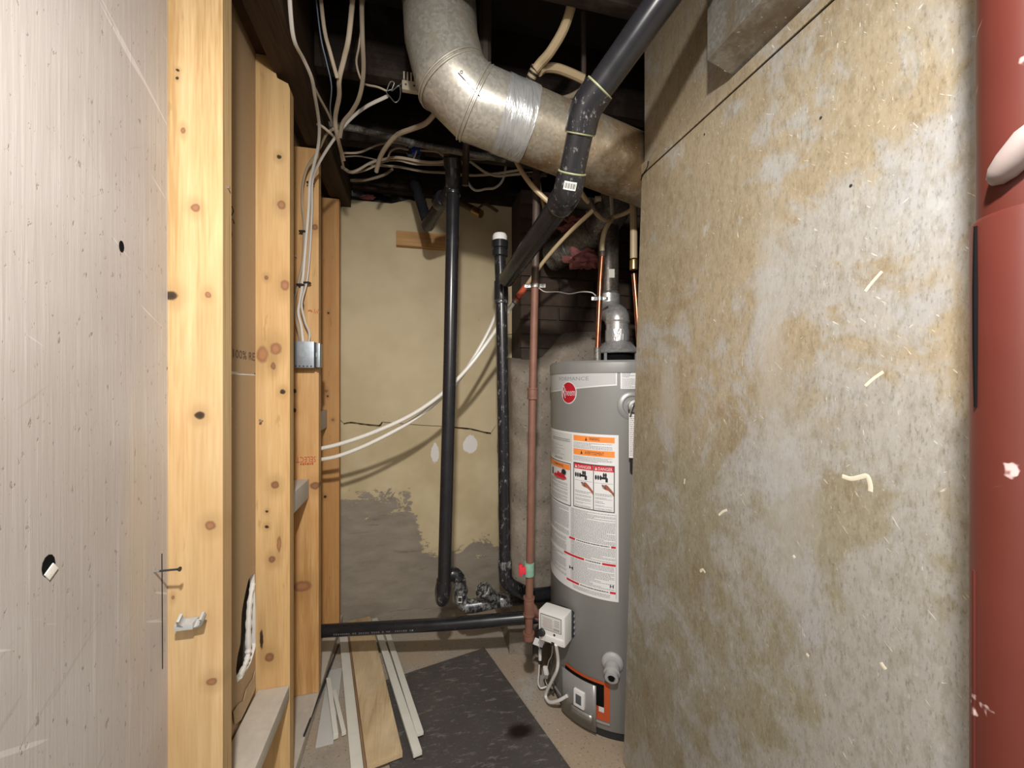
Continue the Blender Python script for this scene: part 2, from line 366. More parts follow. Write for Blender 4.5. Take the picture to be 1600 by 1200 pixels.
gr = m.noise(300, 2, .6, m.coord((1, 1, .35), world=True)); c = m.mix(m.math('MULTIPLY', m.smooth(gr, .56, .75), .4), c, (.70, .66, .55)); c = m.mix(m.math('MULTIPLY', m.smooth(gr, .46, .25), .45), c, (.16, .13, .08))
gm = m.noise(70, 5, .75, m.coord((1, 1, .4), loc=(0, 2, 2), world=True)); c = m.mix(m.math('MULTIPLY', m.smooth(gm, .45, .68), .38), c, (.24, .19, .11))
for rot, sc, lo in (((R(-42), 0, 0), 24, .735), ((R(-60), 0, 0), 18, .745), ((R(35), 0, 0), 30, .75), ((R(-85), 0, 0), 26, .745), ((R(-50), 0, 0), 46, .74)):
    c = m.mix(m.math('MULTIPLY', lines(m, rot, sc, lo, lo + .02, stretch=.16, nsc=9), .7), c, (.86, .83, .74))
for cy, cz, ry, rz in ((.60, 1.0, .05, .16), (.955, 1.19, .035, .13), (.64, 1.33, .03, .2)):
    c = m.mix(m.math('MULTIPLY', m.spot(wv, (0, cy, cz), (0, ry, rz), .7), .4), c, (.62, .62, .60))
m.col(c); m.rgh(m.mix(m.noise(9, 4, .6, wv), (.36,)*3, (.6,)*3)); m.bump(m.noise(180, 3, .6, wv), .12, .001)
plain('dull_pin', (.33, .27, .255), .5, .1, .15, 40)
plain('paint_smear', (.68, .62, .48), .6, 0, .1, 60)
# tank and labels
plain('tank_grey', (.235, .235, .222), .38, .15, .05, 6, 0, .5); plain('tank_rim', (.30, .30, .29), .35, .3, .08, 20); plain('sticker_grey', (.46, .46, .46), .4, 0, .03)
plain('white_plastic', (.74, .73, .71), .4, 0, .04); plain('label_white', (.74, .74, .735), .45, 0, .03); plain('label_grey', (.58, .58, .55), .45, 0, .04)
plain('ink_black', (.02, .02, .024), .5, 0, .1); plain('ink_grey', (.23, .23, .25), .6, 0, .1); plain('ink_orange', (.85, .27, .055), .5, 0, .04); plain('ink_red', (.56, .02, .035), .45, 0, .04); plain('ink_skin', (.32, .10, .06), .5)
plain('logo_red', (.42, .014, .026), .3, 0, .06); plain('ink_silver', (.72, .72, .72), .35, .2)
plain('ink_pale', (.40, .32, .32), .6); plain('stamp_red', (.45, .07, .03), .7, 0, .3, 80); plain('stamp_brown', (.17, .12, .08), .8, 0, .2, 80); plain('stamp_dark', (.06, .045, .04), .7)
plain('door_red', (.50, .085, .025), .45, .1, .15); plain('grey_plastic', (.36, .36, .35), .5, 0, .06); plain('sight_glass', (.10, .11, .12), .1); plain('black_gap', (.006, .006, .006), .9, spec=.08)
plain('pink_insulation', (.30, .11, .105), .95, 0, .35, 25, .8)
plain('bar_label', (.70, .69, .62), .5)
# pole
m = N('red_paint', rough=.42, spec=.4); wv = m.coord(world=True); c = m.mix(m.noise(6, 3, .6, wv), (.075, .015, .010), (.112, .025, .018))
c = m.mix(m.math('MULTIPLY', lines(m, (R(35), 0, R(40)), 8, .70, .735, stretch=.15, nsc=8), .55), c, (.62, .42, .40)); c = m.mix(m.math('MULTIPLY', m.smooth(m.noise(30, 3, .6, wv), .70, .74), .7), c, (.68, .5, .48)); m.col(c)
# loose boards
m = N('trim_white', rough=.5); m.col(m.mix(m.noise(20, 4), (.58, .57, .50), (.72, .71, .65)))
wood('plank_wood', (.46, .335, .185), (.66, .52, .33), ax='y', rough=.6, dirt=.25, seed=5)
wood('thin_brown', (.22, .13, .07), (.34, .21, .12), ax='y')
plain('grey_board', (.50, .49, .47), .7, 0, .1, 12, .1); plain('dusty_block', (.50, .45, .38), .85, 0, .18, 40, .4); plain('white_block', (.58, .54, .48), .7, 0, .12, 25, .2)
m = N('black_mat', rough=.55, spec=.35); wv = m.coord(world=True); f = m.noise(60, 4, .7, m.coord((.35, 1, 1), rot=(0, 0, R(28)), world=True))
c = m.mix(m.noise(5, 4, .6, wv), (.045, .041, .040), (.095, .086, .082)); c = m.mix(m.math('MULTIPLY', m.smooth(f, .54, .68), .55), c, (.24, .215, .20)); c = m.mix(m.math('MULTIPLY', m.smooth(m.noise(150, 3, .7, wv), .62, .72), .5), c, (.3, .27, .25))
c = m.mix(m.spot(wv, (.36, 1.38, 0), (.045, .03, 1), .5), c, (.012, .006, .005)); m.col(c); m.bump(f, .4, .002)

# ================================================================== SETTING
SX0, SX1 = -.443, -.353            # stud faces
YB = 2.25                           # back wall
def struct(mb, name, mat, smooth=35): return solo(mb, name, mat, kind='structure', smooth=smooth)
struct(MB().box((-2.2, -2.2, -.1), (2.4, 2.6, 0)), 'floor', 'floor_concrete')
# back wall
zt = atY(590, 316, YB).z
pl = [(-.9, 0), (1.6, 0), (1.6, zt + .1), (.16, zt + .1), (.15, zt), (-.9, zt)]
wb = struct(MB().prism([(x, YB, z) for x, z in pl], (0, .2, 0)), 'wall_back', 'cream_wall')
# upper board fixed over the wall, its ragged lower edge lifting
low = [(531, 655), (537, 661), (548, 659), (570, 662), (592, 664), (597, 659), (625, 661), (660, 664), (700, 666), (735, 669), (755, 674), (767, 676), (775, 664)]
mid = [(797, 522), (811, 520)]
top = [(811, 288), (770, 286), (668, 285), (660, 318), (640, 312), (612, 318), (590, 319), (560, 314), (534, 313)]
poly = [atY(x, y, YB - .014) for x, y in low + [(775, 524)] + mid + top]
part(MB().prism(poly, (0, .0135, 0)), 'wall_panel', 'cream_panel', wb)
for pts in (low[1:6], low[8:12]): part(MB().tube(spline([atY(x, y + 1, YB - .013) for x, y in pts], 4), [.0012 + .0022*random.random() for _ in range(4*(len(pts) - 1) + 1)], 6), 'torn_gap', 'black_gap', wb)
# strip of bare rubble just right of the lower wall is covered by the chimney base; ceiling
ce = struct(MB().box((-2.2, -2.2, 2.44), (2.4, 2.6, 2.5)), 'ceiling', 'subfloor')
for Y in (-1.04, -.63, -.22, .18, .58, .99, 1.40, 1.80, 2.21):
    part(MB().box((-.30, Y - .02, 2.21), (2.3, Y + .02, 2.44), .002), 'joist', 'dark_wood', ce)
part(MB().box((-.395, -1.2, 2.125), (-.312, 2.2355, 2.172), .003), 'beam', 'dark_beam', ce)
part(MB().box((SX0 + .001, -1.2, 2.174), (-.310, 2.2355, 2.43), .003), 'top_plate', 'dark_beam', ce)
# left board wall
wl = struct(MB().box((-.50, -1.5, 0), (SX0, .884, 2.44)), 'wall_left', 'grey_paint')
def stain_hole(x, y, r1, r2, nm='hole'):
    p = atX(x, y, SX0 + .0006); mb = MB(); n = 12
    mb.add([p + Vector((0, math.cos(a)*r1, math.sin(a)*r2)) for a in [2*math.pi*i/n for i in range(n)]] + [p + Vector((-.0002, math.cos(a)*r1*.3, math.sin(a)*r2*.3)) for a in [2*math.pi*i/n for i in range(n)]],
           [(i, (i+1) % n, (i+1) % n + n, i + n) for i in range(n)] + [tuple(range(n, 2*n))])
    return part(mb, nm, 'black_gap', wl)
stain_hole(190, 385, .006, .009)
h = stain_hole(76, 884, .010, .014, 'hole')
p = atX(80, 893, SX0 + .001); part(MB().obox(p, (1, 0, 0), (0, .8, .6), (0, -.6, .8), (.0008, .008, .006), .0006), 'chip', 'gypsum', wl)
p0 = atX(253, 865, SX0 + .0004); p1 = atX(254, 1045, SX0 + .0004)
part(MB().beam(p0, p1, .0016, .0006, (1, 0, 0), 0), 'crack', 'black_gap', wl)
# unseen right boundary behind the plenum, added to keep world light out
struct(MB().box((2.0, -2.2, 0), (2.1, 2.45, 2.44)), 'unseen_wall_right', 'parging')
# drywall on the far side of the stud partition (two sheets, joint at 1.245)
wp = struct(MB().box((SX0 - .075, .90, 0), (SX0 - .062, YB, 2.44)), 'wall_partition', 'gypsum')
def sheet(z0, z1, holes, nm):
    T = .0125; outer = [(.886, z0), (YB - .002, z0), (YB - .002, z1), (.886, z1)]
    loops = [outer] + holes
    flat = [p for l in loops for p in l]; tr = tessellate_polygon([[Vector((a, b, 0)) for a, b in l] for l in loops])
    mb = MB(); n = len(flat); X = SX0 - .0005
    mb.add([(X, a, b) for a, b in flat] + [(X - T, a, b) for a, b in flat], [tuple(t) for t in tr] + [tuple(i + n for i in t) for t in tr])
    eb = MB()
    for l in loops:
        k = len(l); eb.add([(X, a, b) for a, b in l] + [(X - T, a, b) for a, b in l], [(i, (i+1) % k, (i+1) % k + k, i + k) for i in range(k)])
    s_ = part(mb, nm, 'drywall_paper', wp, smooth=0); part(eb, 'gypsum_core', 'gypsum', s_, smooth=0)
    return s_
def hp(l): return [(lambda q: (q.y, q.z))(atX(x, y, SX0)) for x, y in l]
hole1 = hp([(398, 896), (392, 899), (388, 908), (384, 925), (381, 940), (378, 958), (377, 985), (376, 1005), (371, 1028), (369, 1048), (371, 1066), (380, 1058), (392, 1036), (397, 1020), (401, 1005)])
sheet(.004, 1.2445, [hole1], 'drywall_sheet'); up = sheet(1.2515, 2.42, [], 'drywall_sheet')
part(MB().box((SX0 - .012, .89, 1.2440), (SX0 - .003, YB, 1.2518)), 'joint', 'gypsum', wp)
# torn gypsum ridge down the hole and curled paper below
rid = [(395, 912), (391, 935), (389, 960), (388, 990), (388, 1018), (384, 1036), (374, 1058)]
part(MB().tube(spline([atX(x, y, SX0 - .006) for x, y in rid], 5), [.005 + .004*random.random() for _ in range(31)], 8), 'gypsum_ridge', 'gypsum', wp)
tp = [(366, 1132), (364, 1112), (372, 1101), (380, 1095), (384, 1078), (395, 1060), (398, 1048), (399, 1075), (388, 1100), (376, 1125)]
part(MB().prism([atX(x, y, SX0 + .003) for x, y in tp], (.0012, 0, 0)), 'torn_flap', 'torn_paper', wp)
mb = MB(); o1 = atX(364.5, 556, SX0 + .0006)
hgt = .022; ye = atX(398, 556, SX0).y
add_text(mb, '100% RE', lambda a, b: Vector((SX0 + .0006, o1.y + a, o1.z + .004*0 - .004 + b)), width=ye - o1.y, height=hgt)
part(mb, 'paper_print', 'stamp_brown', up, 'faint printed 100% RE on brown paper', smooth=0)
for pts in ([(362, 322), (365, 330), (361, 338), (357.8, 345), (364, 343), (366, 350)], [(359, 375), (362, 368), (361, 362), (358.5, 368), (362, 378)]):
    part(MB().tube(spline([atX(x, y, SX0 + .0006) for x, y in pts], 4), .0009, 5), 'pencil_scribble', 'stamp_dark', up)

# ================================================================== STUDS AND FRAMING
YS = [.886, 1.320, 1.695, 2.135]
def kn(i, lst): return [(atY(x, y, YS[i]), rx/F*YS[i]*.95, rz/F*YS[i]*.95, c) for x, y, rx, rz, c in lst]
KB = (.24, .11, .055); KD = (.022, .011, .007); KR = (.33, .15, .07)
wood('pine_a', (.41, .255, .105), (.58, .415, .225), kn(0, [(305, 325, 5, 5, KB), (267, 462, 8, 6, KD), (325, 461, 3.5, 4, KB), (312, 649, 5.5, 5, KD), (329, 821, 6, 6, KB), (331, 1065, 6, 5, KB), (286, 204, 2.5, 4, KB), (278, 110, 2, 2, KD), (278, 122, 2, 2, KD), (270, 934, 2, 3, KB)]), seed=1)
wood('pine_b', (.50, .295, .11), (.68, .46, .225), kn(1, [(440, 320, 5, 6, KR), (436, 245, 3, 3, KD), (416, 434, 2.5, 2.5, KB), (445, 446, 5.5, 7, KR), (410, 554, 7, 11, KR), (431, 545, 7, 8, KR), (427, 572, 3, 5, KB), (442, 612, 3.5, 3.2, KD), (430, 758, 5, 5, KB), (417, 799, 2, 1.6, KD), (417, 823, 2.5, 2, KD), (425, 874, 4, 4, KB), (421, 1027, 5.5, 6, KB), (409, 999, 2.2, 13, KD), (436, 850, 2.5, 11, KR)]), seed=2)
wood('pine_c', (.52, .28, .10), (.70, .44, .20), kn(2, [(492, 355, 4, 4, KB), (492, 759, 6, 5, KB), (472, 916, 12, 7, KR), (460, 611, 3, 3, KD), (459, 641, 3, 3, KD), (472, 480, 3, 6, KD)]), seed=3)
wood('pine_d', (.48, .24, .08), (.64, .37, .15), kn(3, [(513, 489, 1.5, 1.5, KD), (512, 619, 1.5, 1.5, KD), (508, 776, 2, 2, KD), (510, 611, 2, 2, KB), (520, 656, 2, 1.5, KB)]), seed=4)
GS = 'studs of the open partition'
def stud(i, mat, label, outline):
    mb = MB().prism([(x, YS[i], z) for x, z in outline], (0, .038, 0))
    return solo(mb, 'wall_stud', mat, label, 'stud', GS, smooth=0)
def rect(z0, z1): return [(SX0, z0), (SX1, z0), (SX1, z1), (SX0, z1)]
stud(0, 'pine_a', 'pale pine stud at partition end, butting the grey painted board, plastic clip on it', [(SX0, .0), (SX1, .0), (SX1, 2.12), (SX1 - .044, 2.12), (SX1 - .044, 2.172), (SX0, 2.172)])
zl = atY(415, 92, YS[1]).z; zm = atY(430, 92, YS[1]).z; xn = atY(431, 110, YS[1]).x
stud(1, 'pine_b', 'notch-topped pine stud with twin reddish knots, standing behind the dusty ledge block',
     [(SX0, 0.042), (SX1, .042), (SX1, 2.085), (SX1 - .005, 2.1), (xn + .003, 2.112), (xn - .006, 2.15), (xn - .008, 2.172), (SX0, 2.172)])
stud(2, 'pine_c', 'orange pine stud carrying the metal junction box and red SELECT stamp', rect(.042, 2.118))
stud(3, 'pine_d', 'darkest orange pine stud, tight against the cream back wall', rect(.042, 2.12))
# stamps on stud three
mb = MB(); c0 = atY(493.5, 713, YS[2] - .0006)
add_text(mb, 'SELECT', lambda a, b: c0 + Vector((-a, 0, -b)), width=(atY(493, 713, YS[2]) - atY(462, 713, YS[2])).length, height=.022)
c1_ = atY(490, 722.5, YS[2] - .0006)
for k in range(6): mb.obox(c1_ + Vector((-.004 - k*.008, 0, -.005)), (1, 0, 0), (0, 1, 0), (0, 0, 1), (.0028, .0003, .0042 - .0014*(k % 2)), 0)
st3 = bpy.data.objects['wall_stud.002']; part(mb, 'grade_stamp', 'stamp_red', st3, 'upside-down red SELECT stamp', smooth=0)
mb = MB(); c2_ = atY(479, 487, YS[2] - .0006)
for a in range(7):
    an = a*math.pi/7; mb.beam(c2_ + Vector((.012 + .009*math.cos(an), 0, .009*math.sin(an))), c2_ + Vector((.012 + .003*math.cos(an), 0, .003*math.sin(an))), .0016, .0006, (0, 1, 0), 0)
for k in range(4): mb.beam(c2_ + Vector((.026 + k*.006, 0, -.006)), c2_ + Vector((.029 + k*.006, 0, .011 - .006*(k % 2))), .0016, .0006, (0, 1, 0), 0)
part(mb, 'mill_stamp', 'stamp_red', st3, 'red maple leaf mill stamp', smooth=0)
# plates and blocks
solo(MB().box((SX0, .93, .002), (SX1, 2.24, .040), .002), 'sole_plate', 'dusty_block', 'dusty flat sole plate on floor beneath the studs', 'plate')
zk = atY(430, 1074, YS[1]).z
solo(MB().box((SX0 + .006, .926, zk - .038), (SX1 - .001, YS[1] - .001, zk), .002), 'ledge_block', 'dusty_block', 'dusty flat block nailed between the notch-topped stud and the clip stud', 'block')
q = atY(483, 748, YS[2]); solo(MB().box((SX0 + .002, YS[1] + .039, q.z - .07), (q.x, YS[2] - .001, q.z), .002), 'blocking', 'white_block', 'pale blocking piece between the notched stud and the junction-box stud', 'block')
q = atY(511, 640, YS[3]); solo(MB().box((SX0 + .002, YS[2] + .039, atY(505, 668, YS[3]).z), (q.x, YS[3] - .001, q.z), .002), 'blocking', 'grey_board', 'grey blocking piece between junction-box stud and darkest stud', 'block')
a = atY(619, 360, YB - .05); b = atY(700, 389, YB - .05)
wood('pine_block', (.40, .21, .075), (.55, .32, .13), ax='x', seed=8)
solo(MB().box((a.x, YB - .052, b.z), (b.x + .06, YB - .0145, a.z), .002), 'nailer_block', 'pine_block', 'short orange lumber block screwed flat to the cream wall', 'block')
# clip, screw, nails
p = atY(302, 955, YS[0]); cr = thing('pipe_clip', (p.x, YS[0], p.z - .02), 'grey plastic C-shaped pipe clip on the pale end stud', 'clip')
e1 = Vector((1, 0, 0)); e2 = Vector((0, -.55, .83)); e3 = e1.cross(e2)
ring = [p + Vector((.008, -.024, -.002)) + e1*(.0185*math.cos(t)) + e2*(.0185*math.sin(t)) for t in [R(d) for d in range(155, 386, 15)]]
mb = MB()
for k in range(len(ring) - 1): mb.beam(ring[k], ring[k+1], .015, .0045, (ring[k] + ring[k+1])/2 - (p + Vector((.008, -.024, -.002))), .0006)
part(mb, 'clip_jaw', 'grey_plastic', cr); part(MB().box((p.x - .020, YS[0] - .024, p.z - .022), (p.x + .010, YS[0] - .0005, p.z - .010), .002), 'clip_base', 'grey_plastic', cr)
a = atX(241, 893, SX0); a = Vector((SX0 - .002, a.y, a.z)); d = Vector((.043, -.0045, .002)); r_ = thing('drywall_screw', a, 'black drywall screw sticking out of the grey board', 'screw')
part(MB().tube([a + d*.25, a + d], .0019, 8), 'shank', 'dark_steel', r_); part(MB().tube([a, a + d*.27], .0019, 8), 'bare_tip', 'steel', r_)
part(MB().lathe([(.0019, -.004), (.0042, -.0005), (.0042, .0006), (.001, .0006)], a + d, d, 12), 'head', 'dark_steel', r_)
def nail(pt, dirn, ln, label, rad=.0025, mat='steel'):
    dirn = Vector(dirn).normalized(); solo(MB().lathe([(.0012, 0), (.0012, ln - .0015), (rad, ln - .001), (rad, ln), (.0003, ln + .0003)], pt, dirn, 10), 'nail', mat, label, 'nail')
q = atY(355, 293, YS[0] + .02); nail((SX1, YS[0] + .02, q.z), (1, 0, 0), .004, 'steel staple stub on the edge of the pale end stud')
q = atY(411, 657, YS[1]); nail((q.x, YS[1], q.z), (-.1, -1, .1), .018, 'bent steel nail in the face of the notched stud', .004)
q = atY(463, 402, YS[2]); nail((q.x - .006, YS[2], q.z), (.5, -1, 0), .02, 'small shiny nail in the junction-box stud beside the cables', .003)

# ================================================================== PLENUM AND POST
PX = .655
def PP(x, y): return atX(x, y, PX)
ys = 1.086; zs = PP(1003, 275).z
bot = PP(976, 1132)  # far lower corner
yb = ys + (bot.y - ys) * zs / (zs - bot.z)
pr = thing('furnace_plenum', (1.0, .4, 0), 'tall stained sheet metal furnace plenum beside the water heater', 'plenum')
mb = MB(); Y0 = -.5; X1 = 1.3
mb.add([(PX, Y0, 0), (PX, yb, 0), (PX, ys, zs), (PX, Y0, zs), (X1, Y0, 0), (X1, yb, 0), (X1, ys, zs), (X1, Y0, zs)],
       [(0, 1, 2, 3), (4, 7, 6, 5), (0, 4, 5, 1), (1, 5, 6, 2), (2, 6, 7, 3), (3, 7, 4, 0)])
bm = None
lp = part(mb, 'lower_casing', 'plenum_metal', pr, smooth=0)
mb = MB().box((PX + .006, Y0, zs), (X1, ys - .004, 2.209), .0015); part(mb, 'upper_casing', 'plenum_metal', pr)
zf = PP(1003, 258).z
part(MB().box((PX - .003, Y0, zs + .003), (PX + .006, ys - .002, zf), .0008), 'drive_cleat', 'plenum_metal', pr)
part(MB().box((PX + .001, Y0, zs - .0012), (PX + .0065, ys - .001, zs + .0032)), 'seam_gap', 'black_gap', pr)
t = [PP(1003, 282), PP(1006, 274), PP(1013, 262), PP(1015, 252)]
part(MB().tube([p + Vector((-.004, 0, 0)) for p in spline(t, 4)], .0013, 6), 'cleat_end', 'black_gap', pr)
# sheet-metal takeoff corner standing out from the upper casing
A = PP(1145, 132); B = PP(1255, 60); C = PP(1118, 60)
dx = Vector((-.085, 0, .0)); A0 = Vector((PX + .006, A.y, zf + .012)); zt2 = 2.205
mb = MB(); ya = A.y; yc = A.y - .40
prof = [(PX + .006, zf + .004), (PX - .062, zf + .026), (PX - .062, zt2), (PX + .006, zt2)]
mb.prism([(x, ya, z) for x, z in prof], (0, -.40, 0)); part(mb, 'takeoff_boot', 'takeoff_metal', pr, 'dull sheet metal takeoff boot', smooth=0)
part(MB().obox((PX - .014, ya + .001, zf + .020), (1, 0, 0), (0, 1, 0), (0, 0, 1), (.006, .0012, .008), .0005), 'foil_tab', 'white_plastic', pr)
for Y in (ya - .05, ya - .16): part(MB().lathe([(.005, 0), (.005, .002), (.002, .004)], (PX - .032, Y, zf + .030), (-.5, 0, -.8), 10), 'rivet', 'steel', pr)
for x, y in ((1101, 210), (1283, 184), (1330, 290)): part(MB().lathe([(.0022, 0), (.0022, .0012), (.0008, .0016)], PP(x, y), (-1, 0, 0), 8), 'screw_head', 'dark_steel', lp)
# dried paint smears on the sheet
def smear(pts, wd):
    mb = MB(); P = [PP(x, y) for x, y in pts]; mb.tube([p + Vector((-.0002, 0, 0)) for p in spline(P, 4)], wd, 8); 
    for v_ in mb.v: v_.x = PX + (v_.x - PX)*.12
    part(mb, 'paint_smear', 'paint_smear', lp)
smear([(1316, 744), (1330, 748), (1345, 745), (1355, 744), (1360, 758), (1360, 768)], .0034); smear([(1352, 455), (1362, 442), (1378, 424)], .0022)
smear([(1352, 603), (1364, 592), (1380, 581)], .0022); smear([(1376, 1035), (1380, 1041), (1384, 1046)], .003); smear([(1123, 805), (1130, 799), (1136, 797)], .0026); smear([(1239, 868), (1242, 872)], .003)
smear([(1070, 748), (1069, 756)], .002); smear([(1094, 893), (1098, 890), (1102, 895)], .003); smear([(1260, 1022), (1264, 1026)], .003)
# red steel post
pc = Vector((.500, .222, 0)); r_ = thing('steel_post', pc, 'scuffed dark red steel jack post in front of the plenum', 'post')
dist = pc.length
def tang(x): return math.sin(math.atan2(pc.x, pc.y) - TH - math.atan((x - 800)/F)) * dist
ri, ro = tang(1524), tang(1514)
zj = CH + (600 - 330)/F * (pc.dot(FW))
part(MB().lathe([(ro, .0), (ro, zj - .004), (ro - .002, zj)], pc, n=40), 'outer_tube', 'red_paint', r_)
part(MB().lathe([(ri, zj - .1), (ri, 2.206)], pc, n=40), 'inner_tube', 'red_paint', r_)
ang = math.atan2(-pc.y, -pc.x)
def onpost(da, z, rr): return pc + Vector((math.cos(ang + da)*rr, math.sin(ang + da)*rr, z))
tl = -(math.pi/2 - math.asin(ro/dist))
part(MB().tube([onpost(tl*.70, z, ro + .0002) for z in (zj - .006, zj - .06, zj - .11, zj - .16)], [.0014, .0022, .002, .0012], 6), 'weld_seam', 'black_gap', r_)
part(MB().tube([onpost(tl*.74, z, ro - .0004) for z in (.1, zj - .3)], .002, 6), 'tube_seam', 'red_paint', r_)
pb = onpost(tl*.30, zj + .032, ri + .004); pa_ = onpost(tl*.40, zj + .026, ri + .004); pd_ = (onpost(tl*.06, zj + .050, ri + .010) - pa_)
part(MB().lathe([(.001, -.006), (.006, -.003), (.0095, .004), (.011, .014), (.011, .03), (.008, pd_.length + .004), (.001, pd_.length + .006)], pa_, pd_, 20), 'pin', 'dull_pin', r_, smooth=70)

# ================================================================== CHIMNEY
def bumpy(x0, x1, y0, y1, z0, ztop, nx=40, nz=60, amp=.03):
    """parged block: rounded plan, uneven faces"""
    mb = MB(); rows = []
    pl = []
    rad = .07; n = 10
    pl += [(x0, y1)] + [(x0, y1 - (y1 - y0 - rad)*k/8) for k in range(1, 9)]
    pl += [(x0 + rad - rad*math.cos(t), y0 + rad - rad*math.sin(t)) for t in [math.pi/2*k/n for k in range(1, n+1)]]
    pl += [(x0 + rad + (x1 - x0 - rad)*k/30, y0) for k in range(1, 31)]
    for j in range(nz + 1):
        row = []
        for i, (x, y) in enumerate(pl):
            z = z0 + (ztop(x) - z0)*j/nz
            t = max(0, (j/nz - .93)/.07); sh = 1 - .55*t*t
            q = Vector((x, y, z)); d = noise.fractal(q*5, 1, 2, 4)*amp
            cx, cy = x1, y1
            row.append(Vector((cx + (x - cx)*(1 - .04*t*t) + d*.6, cy + (y - cy)*sh + d, z)))
        rows.append(row)
    k = len(pl); mb.add([p for r_ in rows for p in r_], [(j*k + i, j*k + i + 1, (j+1)*k + i + 1, (j+1)*k + i) for j in range(nz) for i in range(k - 1)])
    # lid
    mb.add(rows[-1] + [Vector((p.x, y1, p.z + .01)) for p in rows[-1]], [(i, i + 1, i + 1 + k, i + k) for i in range(k - 1)])
    return mb
ch = thing('chimney', (.85, 2.1, 0), 'soot-blackened brick chimney on a lumpy parged base behind the water heater', 'chimney')
def ztop(x): return 1.38 + .03*math.sin(x*9) + .10*max(0, min(1, (x - .60)/.12))
part(bumpy(.455, 1.40, 1.84, 2.205, 0, ztop), 'parged_base', 'parging', ch, smooth=60)
bk = part(MB().box((.532, 2.012, 1.30), (1.40, 2.22, 2.208)), 'brick_core', 'sooty_mortar', ch)
z = 1.40; row = 0
while z < 2.13:
    x = .524 - (.105 if row % 2 else 0)
    while x < 1.2:
        xa = max(x, .524); xb = x + .2
        if xb - xa > .03:
            o = random.uniform(-.003, .004)
            part(MB().box((xa + .004, 2.0 + o, z + .004), (xb - .004, 2.05, z + .066), .004), 'brick', 'sooty_brick', bk)
        x += .205
    z += .073; row += 1
# low concrete plinth at the wall foot
part(MB().prism([(.42, 1.80, 0), (.52, 1.77, 0), (.54, 1.835, 0), (.47, 2.2, 0), (.43, 2.2, 0)], (0, 0, .10)), 'footing', 'parging', ch)

# ================================================================== WATER HEATER
TR = .265; TC = Vector((.795, 1.502, 0)); ZT = 1.300
def hit(px_, rad=TR):
    d = ray(px_, 600); d = Vector((d.x, d.y)); o = Vector((-TC.x, -TC.y)); a_ = d.dot(d); b_ = 2*o.dot(d); c_ = o.dot(o) - rad*rad
    disc = max(0, b_*b_ - 4*a_*c_); t = (-b_ - math.sqrt(disc))/(2*a_); p = o + d*t; return t, math.atan2(p.y, p.x)
def An(px_):
    a = hit(px_)[1]; return a - 2*math.pi if a > 0 else a
def Zo(px_, py): return CH - (py - 600)/F*hit(px_)[0]
def cyl(a, z, off=0.0): return Vector((TC.x + (TR + off)*math.cos(a), TC.y + (TR + off)*math.sin(a), z))
wh = thing('water_heater', TC, 'grey cylindrical gas water heater with white warning labels', 'water heater')
part(MB().lathe([(TR - .02, .03), (TR - .004, .032), (TR, .04), (TR, 1.262)], TC, n=96), 'tank_jacket', 'tank_grey', wh)
part(MB().lathe([(TR + .003, 1.258), (TR + .004, 1.262), (TR + .004, 1.294), (TR - .003, 1.302), (.12, 1.309), (.02, 1.31)], TC, n=96), 'top_pan', 'tank_rim', wh)
part(MB().lathe([(TR - .012, .0), (TR - .012, .034)], TC, n=64), 'base_ring', 'dark_steel', wh)
def patch(mb, a0, a1, z0, z1, off, n=None, zf0=None, zf1=None):
    n = n or max(2, int((a1 - a0)/.04)); vs = []
    for i in range(n + 1):
        a = a0 + (a1 - a0)*i/n
        vs += [cyl(a, z0 if zf0 is None else zf0(i/n), off), cyl(a, z1 if zf1 is None else zf1(i/n), off)]
    mb.add(vs, [(2*i, 2*i+2, 2*i+3, 2*i+1) for i in range(n)]); return mb
def cyltext(mb, s, a0, z0, off, width=None, height=None): add_text(mb, s, lambda x, y: cyl(a0 + x/TR, z0 + y, off), width, height)
def textlines(mb, a0, a1, z0, z1, n, off, fill=.95, th=.42, ragged=.25):
    dz = (z1 - z0)/n
    for i in range(n):
        z = z1 - dz*(i + 1); a = a0; end = a0 + (a1 - a0)*(fill if random.random() > ragged else random.uniform(.4, .9))
        while a < end:
            w_ = min(random.uniform(.008, .028), end - a); patch(mb, a, a + w_, z + dz*.25, z + dz*(.25 + th), off, 1); a += w_ + .006
# brand sticker
aR = An(964); zA = Zo(964, 580); zB = Zo(964, 600); aL = An(861.5) - .5
lab = part(patch(MB(), aL, aR, 0, 0, .0006, 40, lambda t: zB - .005 - .030*(1 - t)**1.0 - .012*math.sin(t*3.14)*(1 - t), lambda t: zA), 'brand_sticker', 'ink_silver', wh, smooth=60)
part(patch(MB(), aL, aR - .012, 0, 0, .0010, 40, lambda t: zB - .0005 - .030*(1 - t) - .012*math.sin(t*3.14)*(1 - t), lambda t: zA - .003), 'sticker_field', 'sticker_grey', lab, smooth=60)
mb = MB(); a0 = An(874.5); a1 = An(920); cyltext(mb, 'FORMANCE', a0, Zo(897, 594.5), .0015, (a1 - a0)*TR, .0135); part(mb, 'sticker_print', 'ink_grey', lab, smooth=0)
